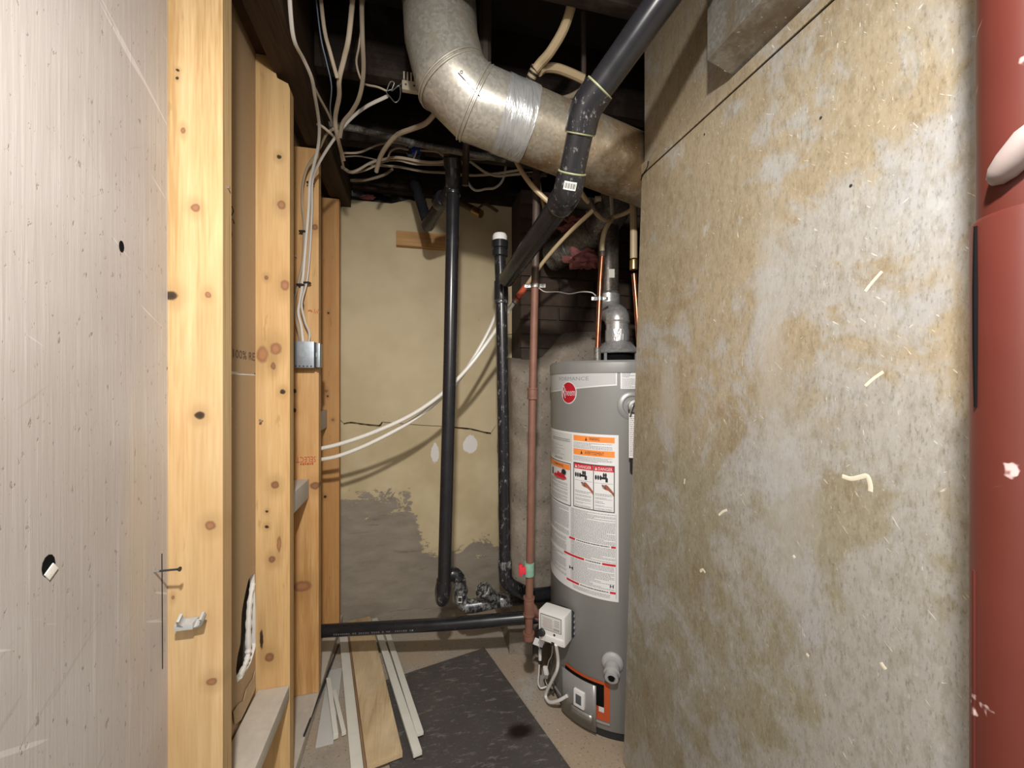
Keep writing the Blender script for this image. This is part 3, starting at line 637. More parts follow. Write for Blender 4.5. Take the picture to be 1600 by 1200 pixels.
# oval emblem
ac = An(888.5); zc = Zo(888.5, 613.5); rx = (An(900) - An(877))/2; rz = .0415
def oval(k, off):
    n = 40; mb = MB(); pts = [cyl(ac + rx*k*math.cos(t), zc + rz*(k if k < 1 else 1)*math.sin(t), off) for t in [2*math.pi*i/n for i in range(n)]]
    mb.add(pts + [cyl(ac, zc, off + .001)], [(i, (i+1) % n, n) for i in range(n)]); return mb
em = part(oval(1.0, .0012), 'emblem', 'ink_silver', wh, smooth=0); part(oval(.90, .0017), 'emblem_field', 'logo_red', em, smooth=0)
mb = MB(); wv_ = rx*TR
cyltext(mb, 'R', ac - rx*.78, zc - .020, .0034, wv_*.46, .046); cyltext(mb, 'heem', ac - rx*.36, zc - .011, .0034, wv_*1.22, .026); part(mb, 'emblem_lettering', 'ink_silver', em, smooth=0)
# big instruction label
aR = An(966.5); z1 = Zo(964, 680); z0 = Zo(966, 941); aS = An(862) - .25
ml = part(patch(MB(), aS, aR, z0, z1, .0008, 50), 'instruction_label', 'label_white', wh, smooth=60)
def zz(y): return z1 - (y - 678)/(941 - 678)*(z1 - z0)        # along right edge pixels
o_ = .0013; blk = MB(); gry = MB(); org = MB(); red = MB(); wht = MB(); skn = MB(); frm = MB()
l0, l1 = An(896.5), An(960.5); m0, m1 = An(862.5), An(891)
part(patch(MB(), aS, An(894), zz(728) , zz(681), .0011, 20), 'data_plate', 'label_grey', ml, smooth=60)
patch(org, l0, l1, zz(691), zz(682), o_); patch(org, l0, l1, zz(714), zz(704), o_)
cyltext(blk, 'WARNING', An(921), zz(688.8), .0019, (An(937) - An(921))*TR, .0115); cyltext(blk, 'AVERTISSEMENT', An(914), zz(711.8), .0019, (An(944) - An(914))*TR, .0115)
for x_, y_ in ((916, 686.5), (909, 709)): blk.add([cyl(An(x_ - 1.6), zz(y_ + 3), .0019), cyl(An(x_ + 1.6), zz(y_ + 3), .0019), cyl(An(x_), zz(y_ - 3), .0019)], [(0, 1, 2)])
textlines(gry, l0, l1, zz(703), zz(692.5), 5, .0014); textlines(gry, l0, l1, zz(724), zz(715.5), 5, .0014)
textlines(gry, m0, m1, zz(722), zz(700), 9, .0014, .8, .3); textlines(gry, m0 + .10, m1, zz(696), zz(690), 2, .0015, 1, .6, 0)
for k in range(16): patch(gry, m0 + .18 + k*.014, m0 + .188 + k*.014, zz(727.5), zz(724), .0015, 1)
def frame(a0, a1, zb, zt_, wd, mb=None):
    mb = frm if mb is None else mb; wa = wd/TR
    patch(mb, a0, a1, zt_ - wd, zt_, .0016); patch(mb, a0, a1, zb, zb + wd, .0016); patch(mb, a0, a0 + wa, zb, zt_, .0016, 1); patch(mb, a1 - wa, a1, zb, zt_, .0016, 1)
frame(l0, l1, zz(801), zz(727), .0028); am = (An(927.5)); patch(frm, am - .004, am + .005, zz(801), zz(727), .0016, 1)
frame(m0 - .12, An(892.5), zz(803), zz(731), .0028)
patch(org, m0 - .1, An(891), zz(743), zz(733.5), o_); 
for q0, q1 in ((An(897.6), am - .006), (am + .007, An(959.5))):
    patch(red, q0, q1, zz(737), zz(728.5), o_ + .0001); w_ = q1 - q0
    cyltext(wht, 'DANGER', q0 + w_*.22, zz(735.4), .0019, w_*.70*TR, .0105); wht.add([cyl(q0 + w_*.05, zz(735.4), .0019), cyl(q0 + w_*.17, zz(735.4), .0019), cyl(q0 + w_*.11, zz(730), .0019)], [(0, 1, 2)])
    # tap and hand pictogram
    for fx, fr in ((.10, .055), (.22, .05), (.34, .055)):
        cxa = q0 + w_*fx; blk.add([cyl(cxa + w_*fr*math.cos(t), zz(747) + .0085*math.sin(t), .0017) for t in [2*math.pi*i/12 for i in range(12)]], [tuple(range(12))])
    patch(blk, q0 + w_*.34, q0 + w_*.66, zz(749), zz(745.5), .0017); patch(blk, q0 + w_*.58, q0 + w_*.70, zz(753.5), zz(747), .0017, 1)
    for fx, fr in ((.50, .05), (.60, .05)): blk.add([cyl(q0 + w_*(fx + fr*math.cos(t)), zz(742.5) + .008*math.sin(t), .0017) for t in [2*math.pi*i/12 for i in range(12)]], [tuple(range(12))])
    H = [(.40, 757.5), (.52, 760), (.60, 757), (.70, 759), (.86, 764.5), (1.0, 770), (1.0, 776), (.86, 770), (.72, 766.5), (.58, 765.5), (.46, 763.5), (.55, 762), (.42, 760.5)]
    P_ = [cyl(q0 + w_*fx, zz(y_), .0017) for fx, y_ in H]; tr = tessellate_polygon([[Vector((fx*100, y_, 0)) for fx, y_ in H]]); part(MB().add(P_, tr), 'hand_picture', 'ink_skin', ml, smooth=0)
    for k in range(4): patch(blk, q0 + w_*(.38 + .02*k), q0 + w_*(.56 + .02*k), zz(758.6 + 1.7*k), zz(757.9 + 1.7*k), .0018, 1)
    for ya_, yb_ in ((772, 776.5), (778.5, 782), (784, 788.5), (790.5, 793.5), (795.5, 799)): textlines(gry, q0 + w_*.06, q1 - w_*.05, zz(yb_), zz(ya_), max(2, int((yb_ - ya_)/1.6)), .0014)
    patch(gry, q0 + w_*.04, q0 + w_*.97, zz(756), zz(755.6), .0014)
# flame and bottle pictogram, left box
patch(blk, m0 + .06, m0 + .12, zz(759), zz(747), .0017, 1)
FL = [(.18, 758), (.24, 752), (.28, 754), (.32, 748), (.38, 751), (.44, 746), (.47, 753), (.52, 757), (.45, 760), (.30, 760)]
red.add([cyl(m0 + fx*1.0, zz(y_), .0075) for fx, y_ in FL], tessellate_polygon([[Vector((fx*100, y_, 0)) for fx, y_ in FL]]))
blk.add([cyl(m0 + .46 + .05*math.cos(t), zz(747) + .010*math.sin(t), .0080) for t in [2*math.pi*i/12 for i in range(12)]], [tuple(range(12))])
for ya_, yb_ in ((764, 770), (772, 779), (781, 786), (788, 799)): textlines(gry, m0, m1 - .02, zz(yb_), zz(ya_), int((yb_ - ya_)/1.7), .0014)
cyltext(blk, 'WARNING', m0 + .16, zz(739.5), .0022, (m1 - m0 - .30)*TR, .008)
# dense text with red strips below
textlines(gry, l0 - .05, l1 + .02, zz(853), zz(804), 26, .0014, .98, .45, .15); textlines(gry, m0 - .1, l0 - .075, zz(853), zz(806), 24, .0014, .98, .45, .15)
textlines(gry, l0 - .05, l1 + .02, zz(881), zz(858), 12, .0014, .98, .45, .3); textlines(gry, m0 - .1, l0 - .075, zz(881), zz(858), 12, .0014, .9, .45, .3)
textlines(gry, l0 - .05, l1 + .02, zz(924), zz(887), 18, .0014, .96, .4, .4); textlines(gry, m0 - .1, l0 - .075, zz(924), zz(887), 18, .0014, .9, .4, .4); textlines(gry, l0, l1, zz(937), zz(931), 4, .0014, .9)
for y_, segs in ((855.5, ((890, 899), (955, 962))), (884, ((882, 913), (941, 962))), (927.5, ((886, 905), (953, 962)))):
    for x0_, x1_ in segs: patch(red, An(x0_), An(x1_), zz(y_ + 1.6), zz(y_ - 1.8), .0017)
    textlines(blk, An(segs[0][1]) + .02, An(segs[1][0]) - .02, zz(y_ + 1.2), zz(y_ - 1.2), 1, .0017, 1, .6, 0)
for x_ in (895.5, 962.5): patch(gry, An(x_), An(x_) + .004, zz(936), zz(803), .0014, 1)
for x_, y_ in ((893, 905), (956, 917)): patch(blk, An(x_ - 3), An(x_ - 1.5), zz(y_ + 3), zz(y_ - 2), .0019, 1); patch(blk, An(x_ + 1.5), An(x_ + 3), zz(y_ + 3), zz(y_ - 2), .0019, 1); patch(blk, An(x_ - 3), An(x_ + 3), zz(y_ + 1), zz(y_), .0019, 1)
for mb_, nm, mt in ((gry, 'small_print', 'ink_grey'), (blk, 'black_print', 'ink_black'), (org, 'orange_bars', 'ink_orange'), (red, 'red_print', 'ink_red'), (frm, 'box_outlines', 'ink_black'), (wht, 'danger_lettering', 'label_white')):
    part(mb_, nm, mt, ml, smooth=0)
# rating plate by the plenum
a0, a1 = An(969.5), An(996); rp = part(patch(MB(), a0, a1, Zo(980, 607.5), Zo(980, 574.5), .0009), 'rating_label', 'label_white', wh)
mb = MB(); textlines(mb, a0 + .02, a1 - .01, Zo(980, 590), Zo(980, 576), 7, .0014, .9, .5, .5); textlines(mb, a0 + .02, a1 - .01, Zo(980, 606), Zo(980, 591), 10, .0014, .98, .4, .1); part(mb, 'rating_print', 'ink_grey', rp, smooth=0)
# relief valve, its tag and pipe
at = An(988); zt3 = Zo(988, 634); nrm = Vector((math.cos(at), math.sin(at), 0)); pt = cyl(at, zt3)
part(MB().lathe([(.050, -.012), (.050, -.001), (.043, .004), (.034, .0045), (.030, .001)], pt, nrm, 32), 'valve_dish', 'tank_rim', wh)
rv = part(MB().lathe([(.016, -.01), (.016, .03), (.021, .03), (.021, .042), (.010, .044)], pt, nrm, 16), 'relief_valve', 'steel', wh)
part(MB().tube(spline([pt + nrm*.045 + Vector((0, 0, .014)), pt + nrm*.055 + Vector((-.012, 0, .004)), pt + nrm*.05 + Vector((-.02, 0, -.02))], 4), .0035, 8), 'lever', 'steel', rv)
al = An(980.5); a1 = An(996); tg = part(patch(MB(), al, a1, Zo(983, 713), Zo(983, 645), .030, 3), 'hang_tag', 'label_white', wh)
mb = MB(); textlines(mb, al + .012, a1, Zo(983, 710), Zo(983, 648), 20, .0306, .9); part(mb, 'tag_print', 'ink_pale', tg, smooth=0)
part(MB().tube([cyl(An(987), Zo(985, 733), .020), cyl(An(987), Zo(985, 700), .020)], .010, 12), 'discharge_stub', 'black_plastic', wh)
# drain valve
ad = An(957); zd = Zo(957, 1035); nrm = Vector((math.cos(ad), math.sin(ad), 0)); pt = cyl(ad, zd)
dv = part(MB().lathe([(.036, -.02), (.036, .004), (.031, .010), (.024, .012)], pt, nrm, 28), 'drain_flange', 'grey_plastic', wh)
part(MB().lathe([(.026, .01), (.0265, .034), (.022, .036), (.022, .052), (.013, .053), (.012, .040)], pt + Vector((0, 0, -.008)), nrm + Vector((0, 0, -.25)), 20), 'drain_valve', 'grey_plastic', dv)
part(MB().lathe([(.0095, .0), (.0095, .0125)], pt + nrm*.041 + Vector((0, 0, -.0185)), nrm + Vector((0, 0, -.25)), 14), 'outlet', 'black_gap', dv)
# burner access: red plate, grey cover, sight glass
a0, a1 = An(884), An(953); part(patch(MB(), a0, a1, 0, 0, .002, 16, lambda t: Zo(950, 1128), lambda t: Zo(950, 1067)), 'burner_opening', 'door_red', wh, 'red-orange burner plate')
part(patch(MB(), a0, An(944), Zo(944, 1105), Zo(944, 1070), .0026, 14), 'burner_gap', 'black_gap', wh)
dr = part(MB(), 'x', 'tank_rim', wh) if False else None
a0, a1 = An(882), An(933); z0_, z1_ = Zo(931, 1140), Zo(931, 1068)
mb = patch(MB(), a0, a1, z0_, z1_, .014, 12)
n_ = len(mb.v); bd = part(mb, 'burner_door', 'tank_rim', wh, smooth=60); sm = bd.modifiers.new('s', 'SOLIDIFY'); sm.thickness = .004
part(patch(MB(), An(897), An(928), Zo(920, 1122), Zo(920, 1110), .020, 8), 'door_ledge', 'steel', bd).modifiers.new('s', 'SOLIDIFY').thickness = .008
sa, sz = An(909.5), Zo(909.5, 1087); nr = Vector((math.cos(sa), math.sin(sa), 0)); tg_ = Vector((-math.sin(sa), math.cos(sa), 0))
sg = part(MB().obox(cyl(sa, sz, .018), tg_, nr, (0, 0, 1), (.021, .006, .029), .004), 'sight_frame', 'label_white', bd); part(MB().obox(cyl(sa, sz, .0245), tg_, nr, (0, 0, 1), (.011, .0008, .016), .0005), 'sight_glass', 'sight_glass', sg)
mb = patch(MB(), An(936), An(944), Zo(944, 1113), Zo(944, 1105), .003, 3); part(mb, 'foil_corner', 'ink_silver', wh)
part(MB().tube([cyl(An(870) - .1 + (An(953) - An(870) + .1)*k/12, Zo(950, 1131) , .003) for k in range(13)], .004, 8), 'jacket_lip', 'tank_rim', wh)
# gas control
ag = An(887); zg = Zo(887, 969) ; nr = Vector((math.cos(ag), math.sin(ag), 0)); tt = Vector((-math.sin(ag), math.cos(ag), 0))
ag2 = ag + .42; nr = Vector((math.cos(ag2), math.sin(ag2), 0)); tt = Vector((-math.sin(ag2), math.cos(ag2), 0)); gc0 = cyl(ag, zg, .052) - tt*.006
gv = part(MB().obox(gc0, tt, nr, UP, (.052, .032, .054), .010), 'gas_control', 'white_plastic', wh, 'white gas control valve')
part(MB().obox(gc0 - nr*.040 + tt*.004, tt, nr, UP, (.054, .012, .045), .004), 'control_body', 'dark_steel', gv)
for k in range(4): part(MB().lathe([(.006, 0), (.006, .010), (.003, .011)], gc0 - nr*.036 + tt*.052 + UP*(.030 - k*.021), tt, 10), 'body_screw', 'zinc_box', gv)
fr = gc0 + nr*.0325
part(MB().obox(fr + UP*.018 - tt*.002, tt, nr, UP, (.041, .0008, .026), .0006), 'control_label', 'ink_black', gv); part(MB().obox(fr + UP*.018 - tt*.002 + nr*.0005, tt, nr, UP, (.0395, .0008, .0245), .0006), 'label_face', 'label_grey', gv)
mb = MB()
for k in range(9): mb.obox(fr + UP*(.033 - k*.004) - tt*(.016 - .002*(k % 3)) + nr*.0014, tt, nr, UP, (.018, .0003, .0009), 0)
part(mb, 'label_red_print', 'ink_pale', gv, smooth=0)
mb = MB()
for k in range(8): mb.obox(fr + UP*.002 + tt*(.010 + k*.003) + nr*.0014, tt, nr, UP, (.0009, .0003, .004), 0)
for k in range(4): mb.obox(fr + UP*(.032 - k*.006) + tt*.022 + nr*.0014, tt, nr, UP, (.010, .0003, .0009), 0)
part(mb, 'label_black_print', 'ink_grey', gv, smooth=0)
part(MB().lathe([(.013, 0), (.013, .004), (.0105, .006), (.0105, .013), (.004, .0135)], fr - tt*.036 - UP*.022, nr, 20), 'control_knob', 'ink_black', gv)
part(MB().lathe([(.004, 0), (.004, .0012)], fr + tt*.012 - UP*.018, nr, 10), 'status_light', 'ink_black', gv)
part(MB().obox(fr + tt*.012 - UP*.038 - nr*.004, tt, nr, UP, (.034, .008, .011), .003), 'lower_lip', 'white_plastic', gv)
part(MB().obox(fr + tt*.008 - UP*.048, tt, nr, UP, (.006, .005, .006), .001), 'wire_port', 'ink_black', gv)
sd = gc0 + tt*.0505; mb = MB()
for k in range(3): mb.obox(sd + UP*(.004 - k*.010), nr, tt, UP, (.009, .0004, .0030), 0)
mb.obox(sd - UP*.034, nr, tt, UP, (.006, .0004, .005), 0); part(mb, 'side_print', 'ink_grey', gv, smooth=0)
# harness
wp0 = fr + tt*.008 - UP*.046 + nr*.004
def D(x, y, k=.03): return cyl(An(max(x, 863)), Zo(max(x, 863), y), k) + RT*((min(x, 863) - 863)/F*1.5)
part(MB().tube(spline([wp0 + tt*.012, D(888, 1022, .05), D(885, 1040, .045), D(876, 1060, .04), D(868, 1082, .04), D(873, 1092, .04), D(882, 1090, .03), D(891, 1084, .016)], 6), .0058, 10), 'corrugated_conduit', 'white_plastic', wh)
part(MB().tube(spline([wp0, D(878, 1018, .045), D(872, 1030, .04), D(868, 1046, .035), D(864, 1062, .03), D(866, 1075, .02)], 6), .0014, 6), 'thin_wire', 'romex_white', wh)
part(MB().tube(spline([wp0 + tt*.004, D(883, 1018, .045), D(883, 1030, .04), D(877, 1042, .04), D(870, 1056, .035)], 6), .0014, 6), 'thin_wire', 'stamp_brown', wh)
c_ = D(869, 1044, .042); part(MB().obox(c_, tt + UP*.25, nr, UP - tt*.25, (.008, .005, .015), .002), 'wire_connector', 'white_plastic', wh)
ig = [D(855, 1016, .03), D(854, 1032, .03), D(853, 1050, .03), D(852, 1066, .03), D(856, 1074, .03), D(862, 1072, .02)]
part(MB().tube(spline(ig, 6), .0027, 8), 'igniter_lead', 'white_plastic', wh); part(MB().tube([ig[0] + UP*.004, ig[0] - UP*.036], .0062, 10), 'igniter_boot', 'white_plastic', wh); part(MB().tube([ig[0] - UP*.036, ig[0] - UP*.05], .0068, 10), 'boot_ring', 'ink_black', wh)
c_ = D(853.5, 1003, .032); part(MB().obox(c_, RT*.9 - UP*.35, FW, UP*.9 + RT*.35, (.020, .0008, .014), .0004), 'wire_flag', 'label_white', wh); part(MB().tube([c_ - UP*.012, ig[0]], .0018, 6), 'flag_wire', 'romex_white', wh)
mb = MB(); mb.obox(c_ - FW*.001, UP, FW, RT, (.004, .0004, .0008), 0); part(mb, 'flag_print', 'ink_black', wh, smooth=0)
part(MB().tube(spline([cyl(An(866), Zo(866, 1022), .006), cyl(An(864), Zo(864, 1050), .012), cyl(An(864), Zo(864, 1070), .018), cyl(An(867), Zo(867, 1083), .004)], 5), .0045, 8), 'pilot_tube', 'grimy_metal', wh)
# draft hood and flue
hz0 = 1.309; hc = Vector((TC.x, TC.y, 0))
dh = part(MB().lathe([(.088, hz0 + .032), (.092, hz0 + .036), (.052, hz0 + .078), (.045, hz0 + .080), (.045, hz0 + .10)], hc, n=40), 'draft_hood', 'flue_metal', wh)
for k in range(4):
    a = ang + .12 + k*math.pi/2; q_ = hc + Vector((math.cos(a)*.084, math.sin(a)*.084, 0)); part(MB().obox(q_ + UP*(hz0 + .017), (-math.sin(a), math.cos(a), 0), (math.cos(a), math.sin(a), 0), UP, (.006, .0015, .019), .0005), 'hood_leg', 'flue_metal', dh)
part(MB().lathe([(.066, hz0 - .004), (.066, hz0 + .036)], hc, n=30), 'collar_shade', 'black_gap', wh)  # collar raised and blackened to paint the shade in the hood gap
fl = thing('flue_pipe', hc + UP*(hz0 + .1), 'galvanised vent pipe rising from the heater draft hood to the chimney', 'flue')
b0 = hc + UP*(hz0 + .082); b1 = hc + UP*1.475; jog = hc + FW*.10 - RT*.012
part(MB().tube([b0, b0 + UP*.045], .047, 28), 'foil_wrap', 'duct_tape', fl)
part(MB().tube([b0 + UP*.03, b0 + UP*.075], .0445, 28), 'lower_pipe', 'flue_metal', fl)
el = fillet([b0 + UP*.07, b1 + UP*.015, jog + UP*1.535, jog + UP*1.60], .05, 4)
part(MB().tube(el, .047, 28), 'vent_elbow', 'flue_metal', fl)
part(MB().lathe([(.048, -.004), (.0495, 0), (.048, .004)], b0 + UP*.078, n=28), 'crimp_bead', 'bead', fl)
part(MB().tube([jog + UP*1.585, jog + UP*2.0], .043, 28), 'upper_pipe', 'flue_dark', fl); part(MB().lathe([(.044, -.005), (.047, 0), (.044, .005)], jog + UP*1.605, n=28), 'crimp_bead', 'grimy_metal', fl)
q_ = jog + UP*1.68 - FW*.0435; part(MB().obox(q_ + RT*.004, RT, FW, UP, (.012, .0006, .018), 0), 'bar_label', 'bar_label', fl)

# ================================================================== ROUND DUCT
ax_ = px([(686, -10, 1.15), (690, 62, 1.15), (706, 126, 1.15), (741, 162, 1.17), (1003, 268, 1.33), (1130, 320, 1.41)])
dk = thing('round_duct', ax_[3], 'large galvanised round duct with segmented elbow and tape band', 'duct')
DR = .102
def ring_at(a, b, c):    # mitre plane normal at b
    return ((b - a).normalized() + (c - b).normalized()).normalized()
part(MB().tube([ax_[0], ax_[1], ax_[2]], DR, 40, False), 'elbow_gore', 'duct_bright', dk); part(MB().tube([ax_[2], ax_[3]], [DR, DR], 40, False) if False else MB().tube([ax_[2] - (ax_[2]-ax_[1]).normalized()*1e-4, ax_[2], ax_[3], ax_[3] + (ax_[4]-ax_[3]).normalized()*1e-4], DR*1.004, 40, False), 'elbow_gore', 'duct_bright', dk)
s0 = ax_[3]; dd = (ax_[4] - ax_[3]).normalized(); tape0 = s0 + dd*.075; tape1 = s0 + dd*.165
part(MB().tube([s0 - dd*1e-4 + (ax_[2]-ax_[3]).normalized()*1e-4, s0, s0 + dd*.12], DR, 40, False), 'elbow_gore', 'duct_bright', dk)
part(MB().tube([s0 + dd*.12, ax_[4], ax_[5]], DR*.985, 40, False), 'straight_run', 'duct_stained', dk)
mb = MB(); mb.tube([tape0 + (tape1 - tape0)*k/6 for k in range(7)], [DR + .001 + .0015*random.random() for k in range(7)], 40, False)
for v_ in mb.v: v_ += (v_ - tape0).normalized()*.003*(noise.noise(v_*40))
part(mb, 'duct_tape', 'duct_tape', dk)
def bead(c, nv, rr, nm='swage_bead', mat='bead'):
    nv = nv.normalized(); a = Vector((0, 0, 1)); u = (a - nv*a.dot(nv)).normalized(); v2 = nv.cross(u)
    part(MB().tube([c + u*rr*math.cos(t) + v2*rr*math.sin(t) for t in [2*math.pi*i/40 for i in range(41)]], .0028, 6, False), nm, mat, dk)
n1 = ring_at(ax_[1], ax_[2], ax_[3]); n2 = ring_at(ax_[2], ax_[3], ax_[4])
for o in (-.004, .006): bead(ax_[2] + n1*o, n1, DR*1.02); bead(ax_[3] + n2*o, n2, DR*1.02)
# lap seam and screws on the middle gore
def onduct(x, y, a, b, rr):
    d = (b - a).normalized(); k = .8
    while k < 1.6:
        p = atD(x, y, k); w_ = (p - a) - d*((p - a).dot(d))
        if w_.length <= rr: return p, w_.normalized()
        k += .002
    return p, w_.normalized()
q3 = []
for x, y in [(716 + 33*t/8, 114 + 36*t/8) for t in range(9)]:
    p, nv = onduct(x, y, ax_[2], ax_[3], DR*1.004); q3.append(p + nv*.001)
part(MB().tube(q3, .0011, 6), 'lap_seam', 'black_gap', dk)
for x, y in ((721, 113), (744, 138)):
    p, nv = onduct(x, y, ax_[2], ax_[3], DR*1.004); part(MB().lathe([(.004, -.001), (.004, .0018), (.002, .003)], p, nv, 8), 'sheet_screw', 'steel', dk)

# ================================================================== PLASTIC DRAIN PIPES
def cuff(mb, p, d, r_, ln): d = Vector(d).normalized(); mb.lathe([(r_*.98, -ln/2), (r_, -ln/2 + .002), (r_, ln/2 - .002), (r_*.98, ln/2)], p, d, 24); return mb
GP = 'black plastic drain and vent pipes'
# diagonal vent from upper right to the wye
V = px([(1022, 18, .80), (914, 170, .905), (887, 303, 1.0), (792, 436, 1.50)])
r_ = thing('diagonal_vent_pipe', V[3], 'black plastic pipe slanting in front of the round duct', 'pipe', GP)
u0 = (V[1] - V[0]).normalized(); u1 = (V[2] - V[1]).normalized(); u2 = (V[3] - V[2]).normalized()
part(MB().tube([V[0] - u0*.24, V[1]], .0302, 24), 'pipe_section', 'abs_black', r_); part(MB().tube([V[1], V[2]], .0302, 24), 'pipe_section', 'abs_dusty', r_); part(MB().tube([V[2], V[3]], .0302, 24), 'pipe_section', 'abs_black', r_)
for c_, a, b in ((V[1], u0, u1), (V[2], u1, u2)):
    e = part(MB().tube(fillet([c_ - a*.045, c_, c_ + b*.045], .03, 5), .0355, 24), 'pipe_elbow', 'abs_dusty', r_)
    part(cuff(MB(), c_ - a*.047, a, .0345, .0035), 'glue_ring', 'abs_glue', e); part(cuff(MB(), c_ + b*.047, b, .0345, .0035), 'glue_ring', 'abs_glue', e)
mb = MB(); sd = -FW
def wrap_label(c_, axd, rr, w_, h_, facing):
    axd = axd.normalized(); f_ = (facing - axd*facing.dot(axd)).normalized(); s_ = axd.cross(f_); mb = MB(); n = 6; vs = []
    for i in range(n + 1):
        t = (i/n - .5)*w_/rr
        for h2 in (-h_/2, h_/2): vs.append(c_ + axd*h2 + (f_*math.cos(t) + s_*math.sin(t))*rr)
    mb.add(vs, [(2*i, 2*i+2, 2*i+3, 2*i+1) for i in range(n)]); return mb
def barcode(c_, axd, rr, w_, h_, facing, parent):
    L_ = part(wrap_label(c_, axd, rr, w_, h_, facing), 'barcode_label', 'bar_label', parent); mb = MB(); axd = axd.normalized(); f_ = (facing - axd*facing.dot(axd)).normalized(); s_ = axd.cross(f_)
    for k in range(9):
        t = (k/8 - .5)*w_*.8/rr; q_ = c_ + (f_*math.cos(t) + s_*math.sin(t))*(rr + .0003); mb.obox(q_, s_, f_, axd, (.0006 + .0004*(k % 2), .0003, h_*.32), 0)
    part(mb, 'bars', 'ink_black', L_, smooth=0)
barcode(V[2] - u1*.022, u1, .0362, .030, .018, -FW, r_)
# vertical vent with air valve, running down to the drain
W = px([(781, 398, 1.60), (783, 450, 1.60), (786, 640, 1.60), (789, 893, 1.60)])
r_ = thing('vent_stack', W[3], 'thin black vertical pipe topped by a white air admittance valve', 'pipe', GP)
part(MB().tube(W, .0225, 24), 'pipe_section', 'abs_dusty', r_)
t0 = W[0]; vd = UP
part(MB().lathe([(.026, -.01), (.031, -.006), (.031, .014), (.0265, .017), (.0265, .022), (.032, .025), (.032, .052), (.028, .054)], t0 + UP*.0, UP, 28), 'valve_body', 'abs_clean', r_)
part(MB().lathe([(.0285, .052), (.0285, .072), (.024, .080), (.008, .083)], t0, UP, 28), 'valve_cap', 'white_plastic', r_, 'white domed valve cap')
wy = W[1]; part(cuff(MB(), wy - UP*.012, UP, .0275, .075), 'wye_fitting', 'abs_black', r_)
part(cuff(MB(), wy - UP*.055, UP, .0275, .012), 'collar', 'abs_gunk', r_)
b_ = W[3]; part(cuff(MB(), b_ + UP*.03, UP, .027, .03), 'collar', 'abs_gunk', r_)
WE = px([(790, 905, 1.605), (797, 914, 1.61), (812, 922, 1.64), (828, 930, 1.69)])
part(MB().tube([b_ + UP*.02] + spline(WE, 5), .0265, 22), 'wye_branch', 'abs_dusty', r_)
# tall vertical pipe, upper fittings
A_ = px([(708, 300, 1.54), (703, 560, 1.54), (694, 912, 1.54)])
r_ = thing('drain_standpipe', A_[2], 'long glossy black vertical pipe with trap at its foot', 'pipe', GP)
part(MB().tube(A_, .0242, 24), 'pipe_section', 'abs_clean', r_)
tp_ = A_[0]; up_ = (A_[0] - A_[1]).normalized()
part(cuff(MB(), tp_ + up_*.01, up_, .0295, .045), 'top_tee', 'abs_clean', r_); barcode(tp_ + up_*.004, up_, .0300, .022, .011, -FW, r_)
cp = atD(708, 272, 1.50); part(MB().tube(fillet([tp_ + up_*.02, cp - UP*.02, cp + UP*.035 - FW*.02], .03), .028, 22), 'cleanout_neck', 'abs_clean', r_)
part(MB().lathe([(.032, -.02), (.032, .014), (.028, .018)], cp + UP*.035 - FW*.02, UP*.8 - FW*.5, 24), 'cleanout_cap', 'abs_clean', r_); part(cuff(MB(), cp - UP*.002, UP, .0292, .006), 'steel_band', 'steel', r_)
k0 = atD(668, 352, 1.80); part(MB().tube([tp_ + up_*.022 + FW*.01, k0], .0285, 22), 'branch_arm', 'abs_clean', r_)
k1 = atD(640, 255, 1.92); part(MB().tube(fillet([k0 + (k0 - k1).normalized()*.01, k1], .02), .024, 20), 'far_arm', 'abs_clean', r_)
part(cuff(MB(), atD(690, 314, 1.64), (k0 - tp_), .034, .05), 'branch_collar', 'abs_black', r_)
# trap and drain run
tr_ = px([(693, 905, 1.54), (693, 929, 1.55), (691, 936, 1.60), (690, 918, 1.68), (698, 903, 1.70), (709, 896, 1.71), (718, 906, 1.71), (719.5, 922, 1.71), (720, 936, 1.71), (727, 947, 1.71), (742, 946, 1.715), (775, 939, 1.73), (830, 931, 1.76), (861, 927, 1.81), (866, 926, 1.91)])
part(MB().tube(spline(tr_[:7], 5), .0262, 22), 'trap_bend', 'abs_dusty', r_)
part(MB().tube(spline(tr_[6:10], 5), .0268, 22), 'trap_arm', 'abs_gunk', r_); part(cuff(MB(), tr_[7], UP, .031, .022), 'trap_nut', 'abs_gunk', r_); part(cuff(MB(), tr_[1] + UP*.03, UP, .0285, .03), 'collar', 'abs_clean', r_)
barcode(tr_[8] + UP*.012, UP, .0275, .016, .026, -FW, r_)
dr_ = thing('drain_run', tr_[11], 'grubby horizontal drain with cleanout plug behind the red gas pipe', 'pipe', GP)
part(MB().tube(spline(tr_[9:12], 5), .0285, 22), 'coupling', 'abs_gunk', dr_); part(MB().tube(tr_[11:], .0290, 22), 'pipe_section', 'abs_black', dr_); part(cuff(MB(), tr_[11] + (tr_[12] - tr_[11])*.25, tr_[12] - tr_[11], .033, .05), 'wye_body', 'abs_gunk', dr_)
ca = tr_[11]; cb = atD(754, 921, 1.67); part(MB().tube([ca, cb], .0275, 22), 'cleanout_branch', 'abs_gunk', dr_); cd = (cb - ca).normalized()
part(MB().lathe([(.033, -.028), (.033, .0), (.030, .003)], cb, cd, 20), 'cleanout_hub', 'abs_gunk', dr_); part(MB().obox(cb + cd*.010, cd, cd.cross(UP), cd.cross(UP).cross(cd), (.009, .011, .011), .002), 'plug_nut', 'abs_gunk', dr_)
